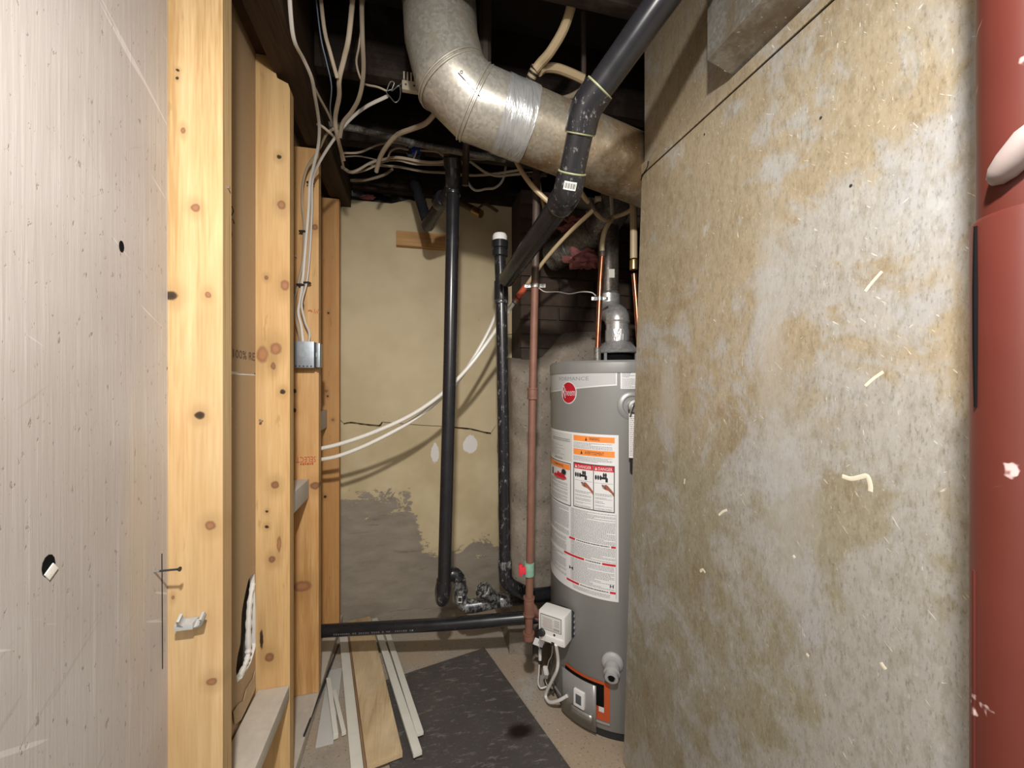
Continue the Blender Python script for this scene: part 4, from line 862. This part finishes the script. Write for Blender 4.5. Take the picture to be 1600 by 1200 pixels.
# horizontal pipe out of the stud bay
E = px([(472, 987.5, 1.665), (700, 975, 1.66), (836, 964, 1.655), (848, 962, 1.74), (858, 961, 1.91)])
r_ = thing('low_drain_pipe', E[1], 'long black horizontal pipe coming out from behind the studs', 'pipe', GP)
part(MB().tube(E, .0248, 24), 'pipe_section', 'abs_black', r_)
mb = MB(); ed = (E[1] - E[0]).normalized(); s_ = E[0] + ed*.125
eb = (-FW - ed*(-FW).dot(ed)).normalized(); eu = ed.cross(eb)*-1
if eu.z < 0: eu = -eu
def ontube(a, b): t = b/.0248 - .25; return s_ + ed*a + (eb*math.cos(t) + eu*math.sin(t))*.0252

for a0_ in range(40):
    if random.random() < .75:
        q_ = ontube(a0_*.0085, .003); mb.obox(q_, ed, eb, eu, (.0022 + .0012*random.random(), .0003, .0022 + .0010*random.random()), 0); part(mb, 'pipe_print', 'ink_grey', r_, smooth=0)

# ================================================================== GAS, COPPER AND PEX LINES
G = px([(839, 235, 1.47), (836, 440, 1.46), (832, 615, 1.455), (826, 1000, 1.45)])
r_ = thing('gas_pipe', G[3], 'rust-red iron gas pipe dropping beside the water heater', 'pipe')
part(MB().tube(G[:2], .0135, 18), 'upper_length', 'iron_dark', r_); part(MB().tube(G[1:], .0135, 18), 'lower_length', 'iron_red', r_)
for y, ln in ((615, .034), (570, .0)):
    if ln: c_ = G[2]; part(cuff(MB(), c_, UP, .0175, ln), 'coupling', 'iron_red', r_); part(cuff(MB(), c_ + UP*.017, UP, .0192, .006), 'coupling_lip', 'iron_red', r_); part(cuff(MB(), c_ - UP*.017, UP, .0192, .006), 'coupling_lip', 'iron_red', r_)
tc = atD(826.5, 947, 1.45); te = part(cuff(MB(), tc, UP, .0182, .058), 'tee', 'iron_red', r_); part(cuff(MB(), tc + UP*.029, UP, .0205, .008), 'tee_lip', 'iron_red', te); part(cuff(MB(), tc - UP*.029, UP, .0205, .008), 'tee_lip', 'iron_red', te)
part(cuff(MB(), atD(826, 994, 1.45), UP, .0195, .020), 'drip_cap', 'iron_red', r_); part(cuff(MB(), atD(826, 989, 1.45), UP, .021, .006), 'cap_lip', 'iron_red', r_)
gi = gc0 - tt*.058 - nr*.010; gd = (gi - tc).normalized()
part(MB().tube([tc, gi + gd*.004], .0125, 16), 'branch_nipple', 'iron_red', r_); part(cuff(MB(), tc + gd*.022, gd, .018, .02), 'branch_hub', 'iron_red', r_); part(cuff(MB(), gi - gd*.019, gd, .0195, .028), 'branch_elbow', 'iron_red', r_)
vb = atD(826.5, 889, 1.45); part(cuff(MB(), vb, UP, .018, .046), 'ball_valve', 'green_patina', r_, 'green-stained valve body')
hv = vb - RT*.022 - FW*.006; part(MB().obox(hv, RT, FW, UP, (.012, .010, .012), .004).obox(hv - RT*.008, RT, FW, UP, (.006, .008, .020), .003), 'valve_handle', 'red_handle', r_, 'red valve handle')
def clamp(c_, ax2, name, lab, rr, mat='steel'):
    t_ = thing(name, c_, lab, 'clamp'); ax2 = Vector(ax2).normalized()
    part(cuff(MB(), c_, ax2, rr, .014), 'clamp_ring', mat, t_)
    for s2 in (-1, 1): part(MB().obox(c_ + RT*s2*(rr + .008) - FW*.004, RT, FW, UP, (.012, .003, .007), .002), 'clamp_ear', mat, t_); part(MB().lathe([(.0045, 0), (.0045, .004), (.002, .005)], c_ + RT*s2*(rr + .010) - FW*.007, -FW, 8), 'clamp_screw', mat, t_)
    return t_
clamp(atD(836, 447, 1.46), UP, 'ground_clamp', 'tarnished clamp around the gas pipe holding a thin wire', .0175)
clamp(atD(838.5, 274, 1.47), UP, 'ground_clamp', 'dark clamp high on the gas pipe below the round duct', .0175, 'iron_dark')
CL = px([(941, 397, 1.58), (938, 440, 1.58), (933.5, 545, 1.58)])
r_ = thing('copper_line', CL[2], 'copper water line left of the flue, dropping onto the heater top', 'pipe')
part(MB().tube(CL, .0098, 16), 'copper_tube', 'copper', r_); part(MB().tube([CL[2] + UP*.004, Vector((CL[2].x, CL[2].y, 1.305))], .013, 14), 'heater_nipple', 'grimy_metal', r_); part(cuff(MB(), CL[0], UP, .012, .02), 'crimp_ring', 'iron_dark', r_)
CR = px([(990.5, 428, 1.55), (994, 470, 1.55), (999, 545, 1.55)])
r_ = thing('copper_line', Vector((CR[2].x, CR[2].y, 1.305)), 'copper water line between the flue and the stained plenum', 'pipe')
part(MB().tube(CR + [Vector((CR[2].x, CR[2].y, 1.302))], .0098, 16), 'copper_tube', 'copper', r_); part(cuff(MB(), atD(990, 414, 1.55), UP, .0145, .036), 'brass_coupler', 'brass', r_)
clamp(atD(937, 467, 1.58), UP, 'ground_clamp', 'shiny clamp on the copper line left of the flue', .0125)
solo(MB().tube(spline(px([(842, 450, 1.45), (852, 456, 1.47), (872, 456, 1.5), (890, 459, 1.53), (908, 456, 1.55), (924, 457, 1.565), (931, 462, 1.572)]), 6), .0022, 6), 'bonding_wire', 'romex_white', 'thin pale wire strung between the two pipe clamps', 'wire')
def cable(name, pts, rad, mat, label, cat='cable', group=None, flat=1.0, n=10):
    return solo(MB().tube(spline(px(pts), 6), rad, n, True, flat), name, mat, label, cat, group)
GX = 'plastic water tubes'
cable('water_tube', [(496, 702, 1.68), (530, 694, 1.68), (580, 677, 1.69), (640, 650, 1.71), (690, 616, 1.72), (730, 576, 1.73), (765, 530, 1.74), (802, 474, 1.72)], .0085, 'pex_white', 'upper white plastic tube curving from studs to the red crimp fitting', 'tube', GX)
cable('water_tube', [(496, 719, 1.71), (530, 712, 1.71), (580, 692, 1.72), (640, 660, 1.75), (680, 630, 1.77), (715, 596, 1.79), (745, 551, 1.81), (768, 508, 1.82), (786, 462, 1.80)], .0082, 'pex_white', 'lower white plastic tube sagging from the studs toward the vent stack', 'tube', GX)
fa = px([(802, 474, 1.72), (822, 447, 1.69)]); r_ = thing('crimp_fitting', fa[0], 'red crimp fitting joining white tube to tan tube', 'fitting'); part(MB().tube([fa[0] + (fa[1]-fa[0])*.2, fa[1]], .0125, 14), 'red_sleeve', 'red_plastic', r_)
fdir = (fa[1] - fa[0]).normalized(); part(cuff(MB(), fa[0] + fdir*.012, fdir, .0135, .012), 'crimp_ring', 'steel', r_); part(cuff(MB(), fa[0] + fdir*.03, fdir, .0142, .006), 'crimp_ring', 'iron_dark', r_)
cable('water_tube', [(822, 447, 1.69), (850, 408, 1.62), (885, 368, 1.55), (927, 328, 1.47)], .0078, 'pex_tan', 'straight tan plastic tube slanting up from the red crimp fitting', 'tube', GX)
cable('water_tube', [(798, 232, 1.45), (812, 262, 1.43), (832, 291, 1.40), (858, 316, 1.40), (880, 332, 1.38)], .0085, 'pex_tan', 'tan plastic tube coming down from under the duct behind slanting pipe', 'tube', GX)
cable('water_tube', [(842, 284, 1.62), (846, 305, 1.62), (851, 328, 1.60), (858, 345, 1.58)], .006, 'pex_tan', 'short thin tan tube hanging just right of the gas pipe', 'tube', GX)
cable('water_tube', [(958, 339, 1.61), (946, 358, 1.59), (941, 380, 1.58), (941, 396, 1.58)], .0098, 'pex_tan', 'tan plastic tube meeting the top of the left copper line', 'tube', GX)
cable('water_tube', [(989, 300, 1.54), (990, 340, 1.545), (990, 404, 1.55)], .0135, 'pex_tan', 'thick tan plastic tube above the brass coupler beside the plenum', 'tube', GX)
cable('water_tube', [(926, 326, 1.50), (936, 338, 1.54), (948, 344, 1.58), (957, 340, 1.61), (975, 334, 1.58), (989, 326, 1.553)], .0085, 'pex_tan', 'curved tan plastic tube looping between the two copper risers', 'tube', GX)
cable('water_tube', [(908, 300, 1.44), (916, 312, 1.46), (928, 322, 1.49)], .0085, 'pex_tan', 'short tan plastic tube dropping from the duct to the tee', 'tube', GX)
cable('water_tube', [(955, 308, 1.62), (956, 322, 1.62), (957, 338, 1.62)], .0075, 'romex_white', 'short greyish tube hanging under the duct above left copper line', 'tube', GX)
r_ = thing('tube_tee', atD(927, 327, 1.485), 'dark crimped tee where tan tubes meet under the duct', 'fitting')
part(MB().tube(px([(920, 312, 1.47), (929, 330, 1.48)]), .012, 12), 'tee_body', 'iron_dark', r_); part(MB().tube(px([(918, 334, 1.49), (938, 318, 1.49)]), .0115, 12), 'tee_branch', 'iron_dark', r_); part(cuff(MB(), atD(934, 312, 1.49), RT, .013, .02), 'white_ring', 'tan_plastic', r_)
# upper tubes near the joists
cable('water_tube', [(905, -40, 1.10), (885, 35, 1.14), (862, 78, 1.18), (845, 98, 1.21), (836, 109, 1.22)], .0135, 'pex_tan', 'tan plastic tube descending from joists to a banded coupling', 'tube', GX)
r_ = thing('banded_coupling', atD(832, 115, 1.22), 'black-banded coupling on the tan tube behind the duct', 'fitting'); q0_ = px([(838, 104, 1.22), (825, 132, 1.25)])
part(MB().tube(q0_, .0145, 14), 'coupling_body', 'pex_tan', r_); qd = (q0_[1] - q0_[0]).normalized()
for k in (.1, .35, .65, .9): part(cuff(MB(), q0_[0] + (q0_[1] - q0_[0])*k, qd, .0165, .006), 'band', 'ink_black', r_)
cable('water_tube', [(842, 112, 1.23), (852, 106, 1.24), (870, 107, 1.25), (890, 114, 1.26), (912, 124, 1.27)], .0135, 'pex_tan', 'tan plastic branch tube running right from the banded coupling', 'tube', GX)
cable('water_tube', [(852, 151, 1.30), (872, 156, 1.31), (892, 151, 1.31), (908, 142, 1.31)], .0095, 'romex_dim', 'dim grey tube looping behind the upper edge of the duct', 'tube', GX)
cable('old_pipe', [(757, -32, 1.24), (757, 80, 1.28), (757, 112, 1.29)], .022, 'iron_dark', 'dark iron pipe standing behind the duct elbow', 'pipe')
cable('hanger_strap', [(912, 20, 1.28), (912, 60, 1.30), (912, 100, 1.32), (911, 160, 1.36)], .009, 'iron_dark', 'dark vertical hanger strap behind the slanting vent pipe', 'strap')
cable('old_pipe', [(729, 205, 1.60), (728, 245, 1.62), (727, 290, 1.64)], .014, 'iron_dark', 'dark iron riser behind the standpipe cleanout cap', 'pipe')
cable('conduit', [(513, 195, 1.50), (560, 202, 1.55), (640, 222, 1.62), (720, 238, 1.68), (790, 250, 1.72)], .012, 'grimy_metal', 'grimy dark conduit running level under the joists', 'pipe')
# faucet stub at the cream wall
r_ = thing('hose_valve', atD(735, 328, 2.1), 'corroded shutoff valve with lever on the cream wall', 'valve'); part(MB().tube(px([(700, 309, 2.23), (714, 314, 2.14), (730, 322, 2.10), (750, 332, 2.06)]), .016, 12), 'valve_body', 'iron_dark', r_); part(MB().tube(px([(740, 328, 2.08), (752, 335, 2.06)]), .02, 12), 'packing_nut', 'brass', r_)
part(MB().tube(spline(px([(748, 325, 2.05), (757, 319, 2.03), (768, 324, 2.02), (778, 331, 2.02)]), 4), .008, 10, True, .4), 'lever', 'iron_dark', r_)

# ================================================================== WIRING
GR = 'house wiring cables'
BOXT = 1.555
def drop(pts): return pts
cable('cable', [(450, -60, .98), (454, 20, 1.02), (460, 64, 1.06), (474, 92, 1.12), (487, 122, 1.18), (492, 150, 1.25), (497, 180, 1.34), (499, 202, 1.40), (497, 230, 1.46), (490, 260, 1.5), (484, 288, 1.525), (482, 330, 1.535), (478, 380, 1.54), (473, 440, 1.54), (469, 470, 1.543), (466, 488, 1.543), (471, 510, 1.54), (474, 536, 1.537)], .0052, 'romex_white', 'pale cable from the beam down the stud into the junction box', 'cable', GR, .6)
cable('cable', [(606, 150, 1.31), (570, 168, 1.34), (542, 192, 1.38), (516, 226, 1.43), (497, 258, 1.48), (488, 285, 1.52), (487, 330, 1.535), (484, 390, 1.54), (479, 440, 1.535), (471, 474, 1.515), (476, 502, 1.52), (483, 520, 1.53), (482, 536, 1.535)], .0062, 'romex_white', 'bright cable swooping from the joist by the tan comb to the junction box', 'cable', GR, .6)
cable('cable', [(530, 196, 1.42), (520, 202, 1.42), (510, 210, 1.44), (498, 234, 1.495), (481, 260, 1.52), (473, 288, 1.53), (472, 320, 1.53), (475, 352, 1.535), (473, 405, 1.54), (464, 450, 1.54), (459.5, 472, 1.515), (462, 498, 1.505), (467, 520, 1.515), (468, 536, 1.535)], .0052, 'romex', 'tan cable bowing outward left of the others down to junction box', 'cable', GR, .6)
cable('cable', [(564, -60, 1.11), (566, 50, 1.14), (568, 110, 1.2), (562, 150, 1.25), (550, 174, 1.29), (536, 192, 1.32), (531, 215, 1.35)], .0062, 'romex_dim', 'tan cable hanging straight then hooking left under the joists', 'cable', GR, .6)
cable('cable', [(556, -60, 1.11), (546, 50, 1.14), (538, 90, 1.17), (530, 124, 1.2), (530, 150, 1.25), (524, 184, 1.33), (527, 212, 1.38), (537, 250, 1.5)], .0068, 'romex', 'thick tan cable dropping through a kink to the dark beam end', 'cable', GR, .6)
cable('cable', [(496, -60, 1.12), (506, 40, 1.14), (516, 82, 1.155), (527, 122, 1.189)], .0052, 'romex', 'short tan cable slanting into the kinked cable', 'cable', GR, .6)
cable('cable', [(488, -60, 1.12), (500, 50, 1.15), (510, 96, 1.18), (518, 134, 1.22), (516, 172, 1.3), (522, 200, 1.38)], .0018, 'blue_wire', 'very thin bluish wire hanging among the tan cables', 'wire')
cable('cable', [(572, -60, 1.13), (566, 30, 1.15), (561, 72, 1.17), (557, 98, 1.2), (564, 124, 1.23), (572, 132, 1.26), (590, 136, 1.29), (604, 142, 1.30)], .003, 'romex', 'thin tan cable bending right toward the curled bare wires', 'cable', GR)
cable('bare_wires', [(604, 142, 1.30), (610, 128, 1.29), (616, 130, 1.29), (612, 142, 1.30), (624, 134, 1.31), (625, 152, 1.29), (618, 160, 1.28), (610, 152, 1.29), (604, 143, 1.30), (618, 138, 1.31), (630, 128, 1.33)], .0016, 'steel', 'curled loose wire ends beside the tan comb', 'wire')
cable('cable', [(490, 134, 1.28), (500, 154, 1.33), (513, 178, 1.40), (524, 206, 1.47), (532, 238, 1.55), (537, 262, 1.6)], .0042, 'romex', 'slim tan cable following the dark beam to its far end', 'cable', GR)
cable('cable', [(496, 194, 1.40), (504, 198, 1.402), (516, 208, 1.42), (525, 217, 1.455)], .0048, 'romex', 'short tan cable crossing behind the junction box cables', 'cable', GR)
cable('cable', [(684, 172, 1.36), (666, 192, 1.40), (645, 201, 1.45), (622, 210, 1.5), (606, 226, 1.55), (594, 246, 1.62), (588, 268, 1.68)], .0085, 'romex', 'thick tan cable emerging from under the duct elbow', 'cable', GR)
cable('cable', [(534, 260, 1.72), (546, 268, 1.72), (558, 266, 1.72), (580, 254, 1.73), (600, 249, 1.71), (622, 246, 1.66), (662, 253, 1.66), (690, 253, 1.66), (705, 246, 1.66)], .0058, 'romex', 'tan cable rising in a wave below the blue wire connector', 'cable', GR, .6)
cable('cable', [(534, 262, 1.76), (550, 270, 1.76), (575, 264, 1.76), (600, 252, 1.74), (622, 250, 1.68), (650, 256, 1.68), (700, 257, 1.70)], .0052, 'romex', 'second waving tan cable stapled beside its neighbour near the wire connector', 'cable', GR, .6)
cable('cable', [(575, 256, 1.80), (600, 259, 1.80), (625, 261, 1.80), (662, 268, 1.79), (696, 270, 1.77), (735, 274, 1.76), (770, 272, 1.76), (810, 266, 1.78)], .0055, 'romex', 'long tan cable passing behind the standpipe cap', 'cable', GR, .6)
cable('cable', [(536, 239, 1.68), (562, 238, 1.69), (588, 227, 1.67), (606, 223, 1.655), (624, 223, 1.65), (637, 227, 1.67)], .0045, 'romex', 'tan cable running toward the clear box with blue nut', 'cable', GR, .6)
cable('cable', [(536, 245, 1.70), (560, 244, 1.71), (585, 249, 1.745), (600, 254, 1.765)], .003, 'romex_dim', 'thin dim cable beneath the cable toward the clear box', 'cable', GR)
cable('cable', [(605, 252, 1.765), (610, 237, 1.72), (622, 231, 1.69), (638, 234, 1.68)], .0042, 'romex', 'short tan cable looping into the clear box', 'cable', GR)
cable('cable', [(656, 228, 1.68), (668, 229, 1.685), (680, 234, 1.69), (692, 243, 1.70), (702, 250, 1.7)], .005, 'romex', 'tan cable leaving the clear box toward the standpipe cap', 'cable', GR)
cable('cable', [(656, 235, 1.69), (674, 236, 1.71), (690, 238, 1.715), (720, 239, 1.72), (760, 241, 1.73), (806, 250, 1.76)], .0042, 'romex', 'tan cable running right from the clear box behind the iron riser', 'cable', GR)
cable('cable', [(734, 252, 1.70), (745, 260, 1.7), (758, 269, 1.7), (778, 275, 1.7), (800, 273, 1.71), (832, 270, 1.73)], .0055, 'romex', 'tan cable sloping down right of the iron riser', 'cable', GR, .6)
cable('cable', [(734, 248, 1.78), (760, 249, 1.78), (790, 240, 1.78), (810, 232, 1.78)], .0036, 'romex_dim', 'faint cable rising to the right of the iron riser', 'cable', GR)
cable('cable', [(548, 282, 1.86), (572, 281, 1.86), (598, 274, 1.86), (614, 264, 1.86)], .006, 'romex_dim', 'dim sagging cable above the black plastic sheet', 'cable', GR)
cable('cable', [(722, 250, 1.98), (730, 282, 1.98), (742, 297, 2.0), (760, 295, 2.0), (774, 293, 2.0), (786, 280, 2.0), (792, 250, 2.0)], .006, 'romex_white', 'pale cable sagging just below the joists in front of the cream wall top', 'cable', GR)
# cable ties
for i, (x, y, l) in enumerate(((485, 286, 'black cable tie high on the junction box cables'), (473, 362, 'black cable tie midway down the cable bundle'), (469, 445, 'black tie around the left cable pair above the box'), (480, 442, 'black tie around the right cable pair above the box'))):
    p = atD(x, y, 1.535); solo(MB().obox(p, RT, FW, UP, (.011, .009, .0035), .002), 'cable_tie', 'ink_black', l, 'cable tie', 'cable ties on the stud')
# junction box
JB = atY(477, 554, YS[2]); r_ = thing('junction_box', (JB.x, YS[2], JB.z - .05), 'square galvanised junction box on the face of the orange stud', 'box')
ja = atY(459, 533, YS[2] - .045); jb = atY(491, 575, YS[2] - .045)
mb = MB().box((ja.x, YS[2] - .05, jb.z), (jb.x, YS[2] - .0005, ja.z), .003); part(mb, 'box_shell', 'zinc_box', r_)
part(MB().box((jb.x, YS[2] - .046, jb.z + .004), (jb.x + .008, YS[2] - .004, ja.z - .004), .001), 'box_gap', 'ink_black', r_)
part(MB().box((jb.x + .008, YS[2] - .05, jb.z + .002), (jb.x + .020, YS[2] - .002, ja.z - .006), .002), 'cover_plate', 'zinc_box', r_)
part(MB().obox((jb.x + .010, YS[2] - .051, JB.z - .004), (1, 0, 0), (0, 1, 0), (0, 0, 1), (.003, .001, .008), .0005), 'ground_screw', 'green_patina', r_)
for k in range(5): part(MB().lathe([(.003, 0), (.003, .001)], (ja.x + .008 + k*.013, YS[2] - .05, jb.z + .006), (0, -1, 0), 8), 'knockout', 'ink_black', r_)
part(MB().lathe([(.013, 0), (.013, .0007)], (ja.x*.55 + jb.x*.45, YS[2] - .05, JB.z), (0, -1, 0), 20), 'knockout_disc', 'zinc_box', r_)
# tan comb on the joist
TC2 = atY(640, 128, 1.375); r_ = thing('terminal_comb', TC2, 'small tan ribbed plastic terminal block on the joist beside duct', 'block'); a = atY(628, 112, 1.36); b = atY(652, 142, 1.36)
part(MB().box((a.x, 1.362, b.z), (b.x + .02, 1.379, b.z + .03), .002), 'block_base', 'tan_plastic', r_)
for k in range(6):
    x = a.x + .004 + k*.011; part(MB().box((x, 1.356, b.z + .03), (x + .005, 1.379, a.z), .001), 'rib', 'tan_plastic', r_)
part(MB().box((a.x, 1.370, b.z + .03), (b.x + .02, 1.379, a.z - .01)), 'rib_back', 'ink_black', r_)
for k in range(2): part(MB().lathe([(.003, 0), (.003, .001)], (a.x + .012 + k*.026, 1.362, b.z + .016), (0, -1, 0), 8), 'screw_hole', 'ink_black', r_)
# clear box with blue wire nut
c_ = atD(647, 236, 1.70); r_ = thing('wire_box', c_, 'dark octagonal box with a blue wire connector among the cables', 'box')
part(MB().lathe([(.034, -.050), (.034, .018), (.031, .018), (.031, .004)], c_ + FW*.01, -FW*.97 - UP*.25, 8), 'box_shell', 'dark_steel', r_); part(MB().lathe([(.018, -.008), (.014, .012), (.009, .02)], c_ + RT*.008, -FW*.6 + RT*.8, 12), 'wire_nut', 'blue_nut', r_)
part(MB().tube(spline(px([(646, 248, 1.68), (649, 242, 1.67), (651, 236, 1.68)]), 4), .003, 6), 'copper_ends', 'pex_tan', r_)

# ================================================================== BACK CORNER DETAILS
mb = MB(); P_ = []
nx_, nz_ = 22, 8; g0 = atY(528, 316, YB - .03); g1 = atY(668, 270, YB - .03)
for j in range(nz_ + 1):
    for i in range(nx_ + 1):
        x = g0.x + (g1.x - g0.x)*i/nx_; z = zt - .012 + (g1.z - g0.z + .02)*j/nz_; z += .0125; y = YB + .032 + .03*noise.noise(Vector((x*14, z*20, 0))); P_.append((x, y if j else YB + .004, z))
mb.add(P_, [(j*(nx_+1) + i, j*(nx_+1) + i + 1, (j+1)*(nx_+1) + i + 1, (j+1)*(nx_+1) + i) for j in range(nz_) for i in range(nx_)])
o = solo(mb, 'plastic_sheet', 'black_plastic', 'crumpled black plastic sheet above the cream wall', 'sheet'); o.modifiers.new('s', 'SOLIDIFY').thickness = .002
solo(MB().box((-.9, YB + .09, zt), (1.6, YB + .2, 2.44)), 'wall_rim', 'subfloor', kind='structure')
def blob(c_, rx, ry, rz, amp, seed):
    bm = bmesh.new(); bmesh.ops.create_icosphere(bm, subdivisions=4, radius=1)
    for v_ in bm.verts:
        d = 1 + amp*noise.fractal(v_.co*2.2 + Vector((seed, 0, 0)), 1, 2, 4); v_.co = Vector((v_.co.x*rx*d, v_.co.y*ry*d, v_.co.z*rz*d))
    bm.verts.index_update(); mb = MB(); mb.add([RT*v_.co.x + FW*v_.co.y + UP*v_.co.z + Vector(c_) for v_ in bm.verts], [[v_.index for v_ in f.verts] for f in bm.faces]); bm.free(); return mb
solo(blob(atY(575, 308.5, YB - .013), .035, .016, .011, .5, 1), 'insulation_tuft', 'pink_insulation', 'small pink insulation tuft on top of the cream wall', 'insulation', smooth=60)
VE = px([(862, 402, 1.99), (895, 385, 1.90), (928, 362, 1.80), (958, 330, 1.74), (966, 290, 1.72)])
VA = spline(VE, 10)
def drape(mb, rr=.0775):
    for v_ in mb.v:
        k = min(range(len(VA)), key=lambda q: (VA[q] - v_).length_squared); a = VA[max(0, k - 1)]; d = (VA[min(len(VA) - 1, k + 1)] - a).normalized()
        w_ = (v_ - VA[k]) - d*((v_ - VA[k]).dot(d))
        if w_.length < rr: v_ += w_.normalized()*(rr - w_.length)
    return mb
solo(drape(blob(atD(914, 404, 1.86), .075, .06, .045, .6, 4)), 'insulation_wad', 'pink_insulation', 'hanging pink insulation wad under the grimy vent elbow', 'insulation', smooth=60)
solo(drape(blob(atD(906, 352, 1.90), .07, .05, .035, .6, 9)), 'insulation_wad', 'pink_insulation', 'pink insulation stuffed above the grimy vent elbow', 'insulation', smooth=60)
r_ = fl
part(MB().tube(spline(VE, 5), .068, 26), 'chimney_elbow', 'grimy_metal', r_, 'grimy grey elbow entering the chimney'); vd_ = (VE[1] - VE[0]).normalized(); part(cuff(MB(), VE[1] - vd_*.02, vd_, .073, .03), 'thimble_ring', 'grimy_metal', r_); part(cuff(MB(), VE[2], VE[3] - VE[1], .0715, .012), 'seam_ring', 'grimy_metal', r_)

# ================================================================== LOOSE BOARDS ON THE FLOOR
p1, p2, p3 = atZ(757, 1012, .012), atZ(845, 1135, .012), atZ(635, 1058, .012)
e1 = (p2 - p1).normalized(); e2 = (p3 - p1); e2 = (e2 - e1*e2.dot(e1)).normalized()
solo(MB().prism([p1, p1 + e1*.85, p1 + e1*.85 + e2*.50, p1 + e2*.50], (0, 0, -.0115)), 'floor_mat', 'black_mat', 'scuffed black sheet lying flat on the floor', 'mat')
GT = 'loose trim strips on the floor'
def lay(a, b, wd, th, z0, z1, mat, name, label, cat='trim', group=GT):      # far end a, near end b, undersides at z0, z1
    a = Vector((a.x, a.y, z0 + th/2)); b = Vector((b.x, b.y, z1 + th/2))
    return solo(MB().beam(a, b, wd, th, UP, .0012), name, mat, label, cat, group)
def fl_(x, y, ext=1.0, x0=None, y0=None):
    p = atZ(x, y, .015)
    if x0 is not None: q = atZ(x0, y0, .015); p = q + (p - q)*ext
    return p
PA = fl_(561, 968); PB = fl_(590, 1131, 1.25, 561, 968); pn = (PB - PA).cross(UP).normalized()      # pn points to the camera's left
if pn.x > 0: pn = -pn
lay(PA, PB, .108, .019, .001, .022, 'plank_wood', 'pine_plank', 'wide knotty pine plank lying among white trim strips', 'plank', None)
PD = (PB - PA)
lay(PA + pn*.0580 + PD*.10, PB + pn*.0580, .006, .022, .001, .001, 'thin_brown', 'trim_strip', 'thin brown edge strip squeezed against the pine plank')
lay(PA + pn*.0800 + PD*.11, PB + pn*.0800, .036, .016, .001, .001, 'trim_white', 'trim_strip', 'wide white trim strip left of the pine plank')
lay(fl_(585, 966), fl_(635, 1131, 1.22, 585, 966), .028, .014, .001, .030, 'trim_white', 'trim_strip', 'white trim strip crossing onto the black sheet beside the pine plank')
lay(fl_(606, 990), fl_(649, 1131, 1.12, 606, 990), .024, .012, .001, .026, 'trim_white', 'trim_strip', 'white trim strip lying furthest over the black sheet')
lay(fl_(522, 1080), fl_(534, 1131, 1.25, 522, 1080), .014, .014, .0066, .0066, 'trim_white', 'trim_strip', 'short white trim end nearest the wide white strip')
lay(fl_(513, 1063), fl_(522, 1131, 1.25, 513, 1063), .016, .020, .0066, .0066, 'trim_white', 'trim_strip', 'narrow white trim end beside the grey board')
lay(fl_(524, 1042), fl_(511, 1131, 1.25, 524, 1042), .055, .006, .0003, .0003, 'grey_board', 'grey_board', 'pale grey board lying beside the sole plate', 'board', None)
a = atZ(529, 1008, .0033); b = atZ(475, 1150, .0428); solo(MB().beam(a, b, .006, .006, UP, .001), 'metal_rod', 'dark_steel', 'thin dark rod leaning from the floor onto the sole plate edge', 'rod')
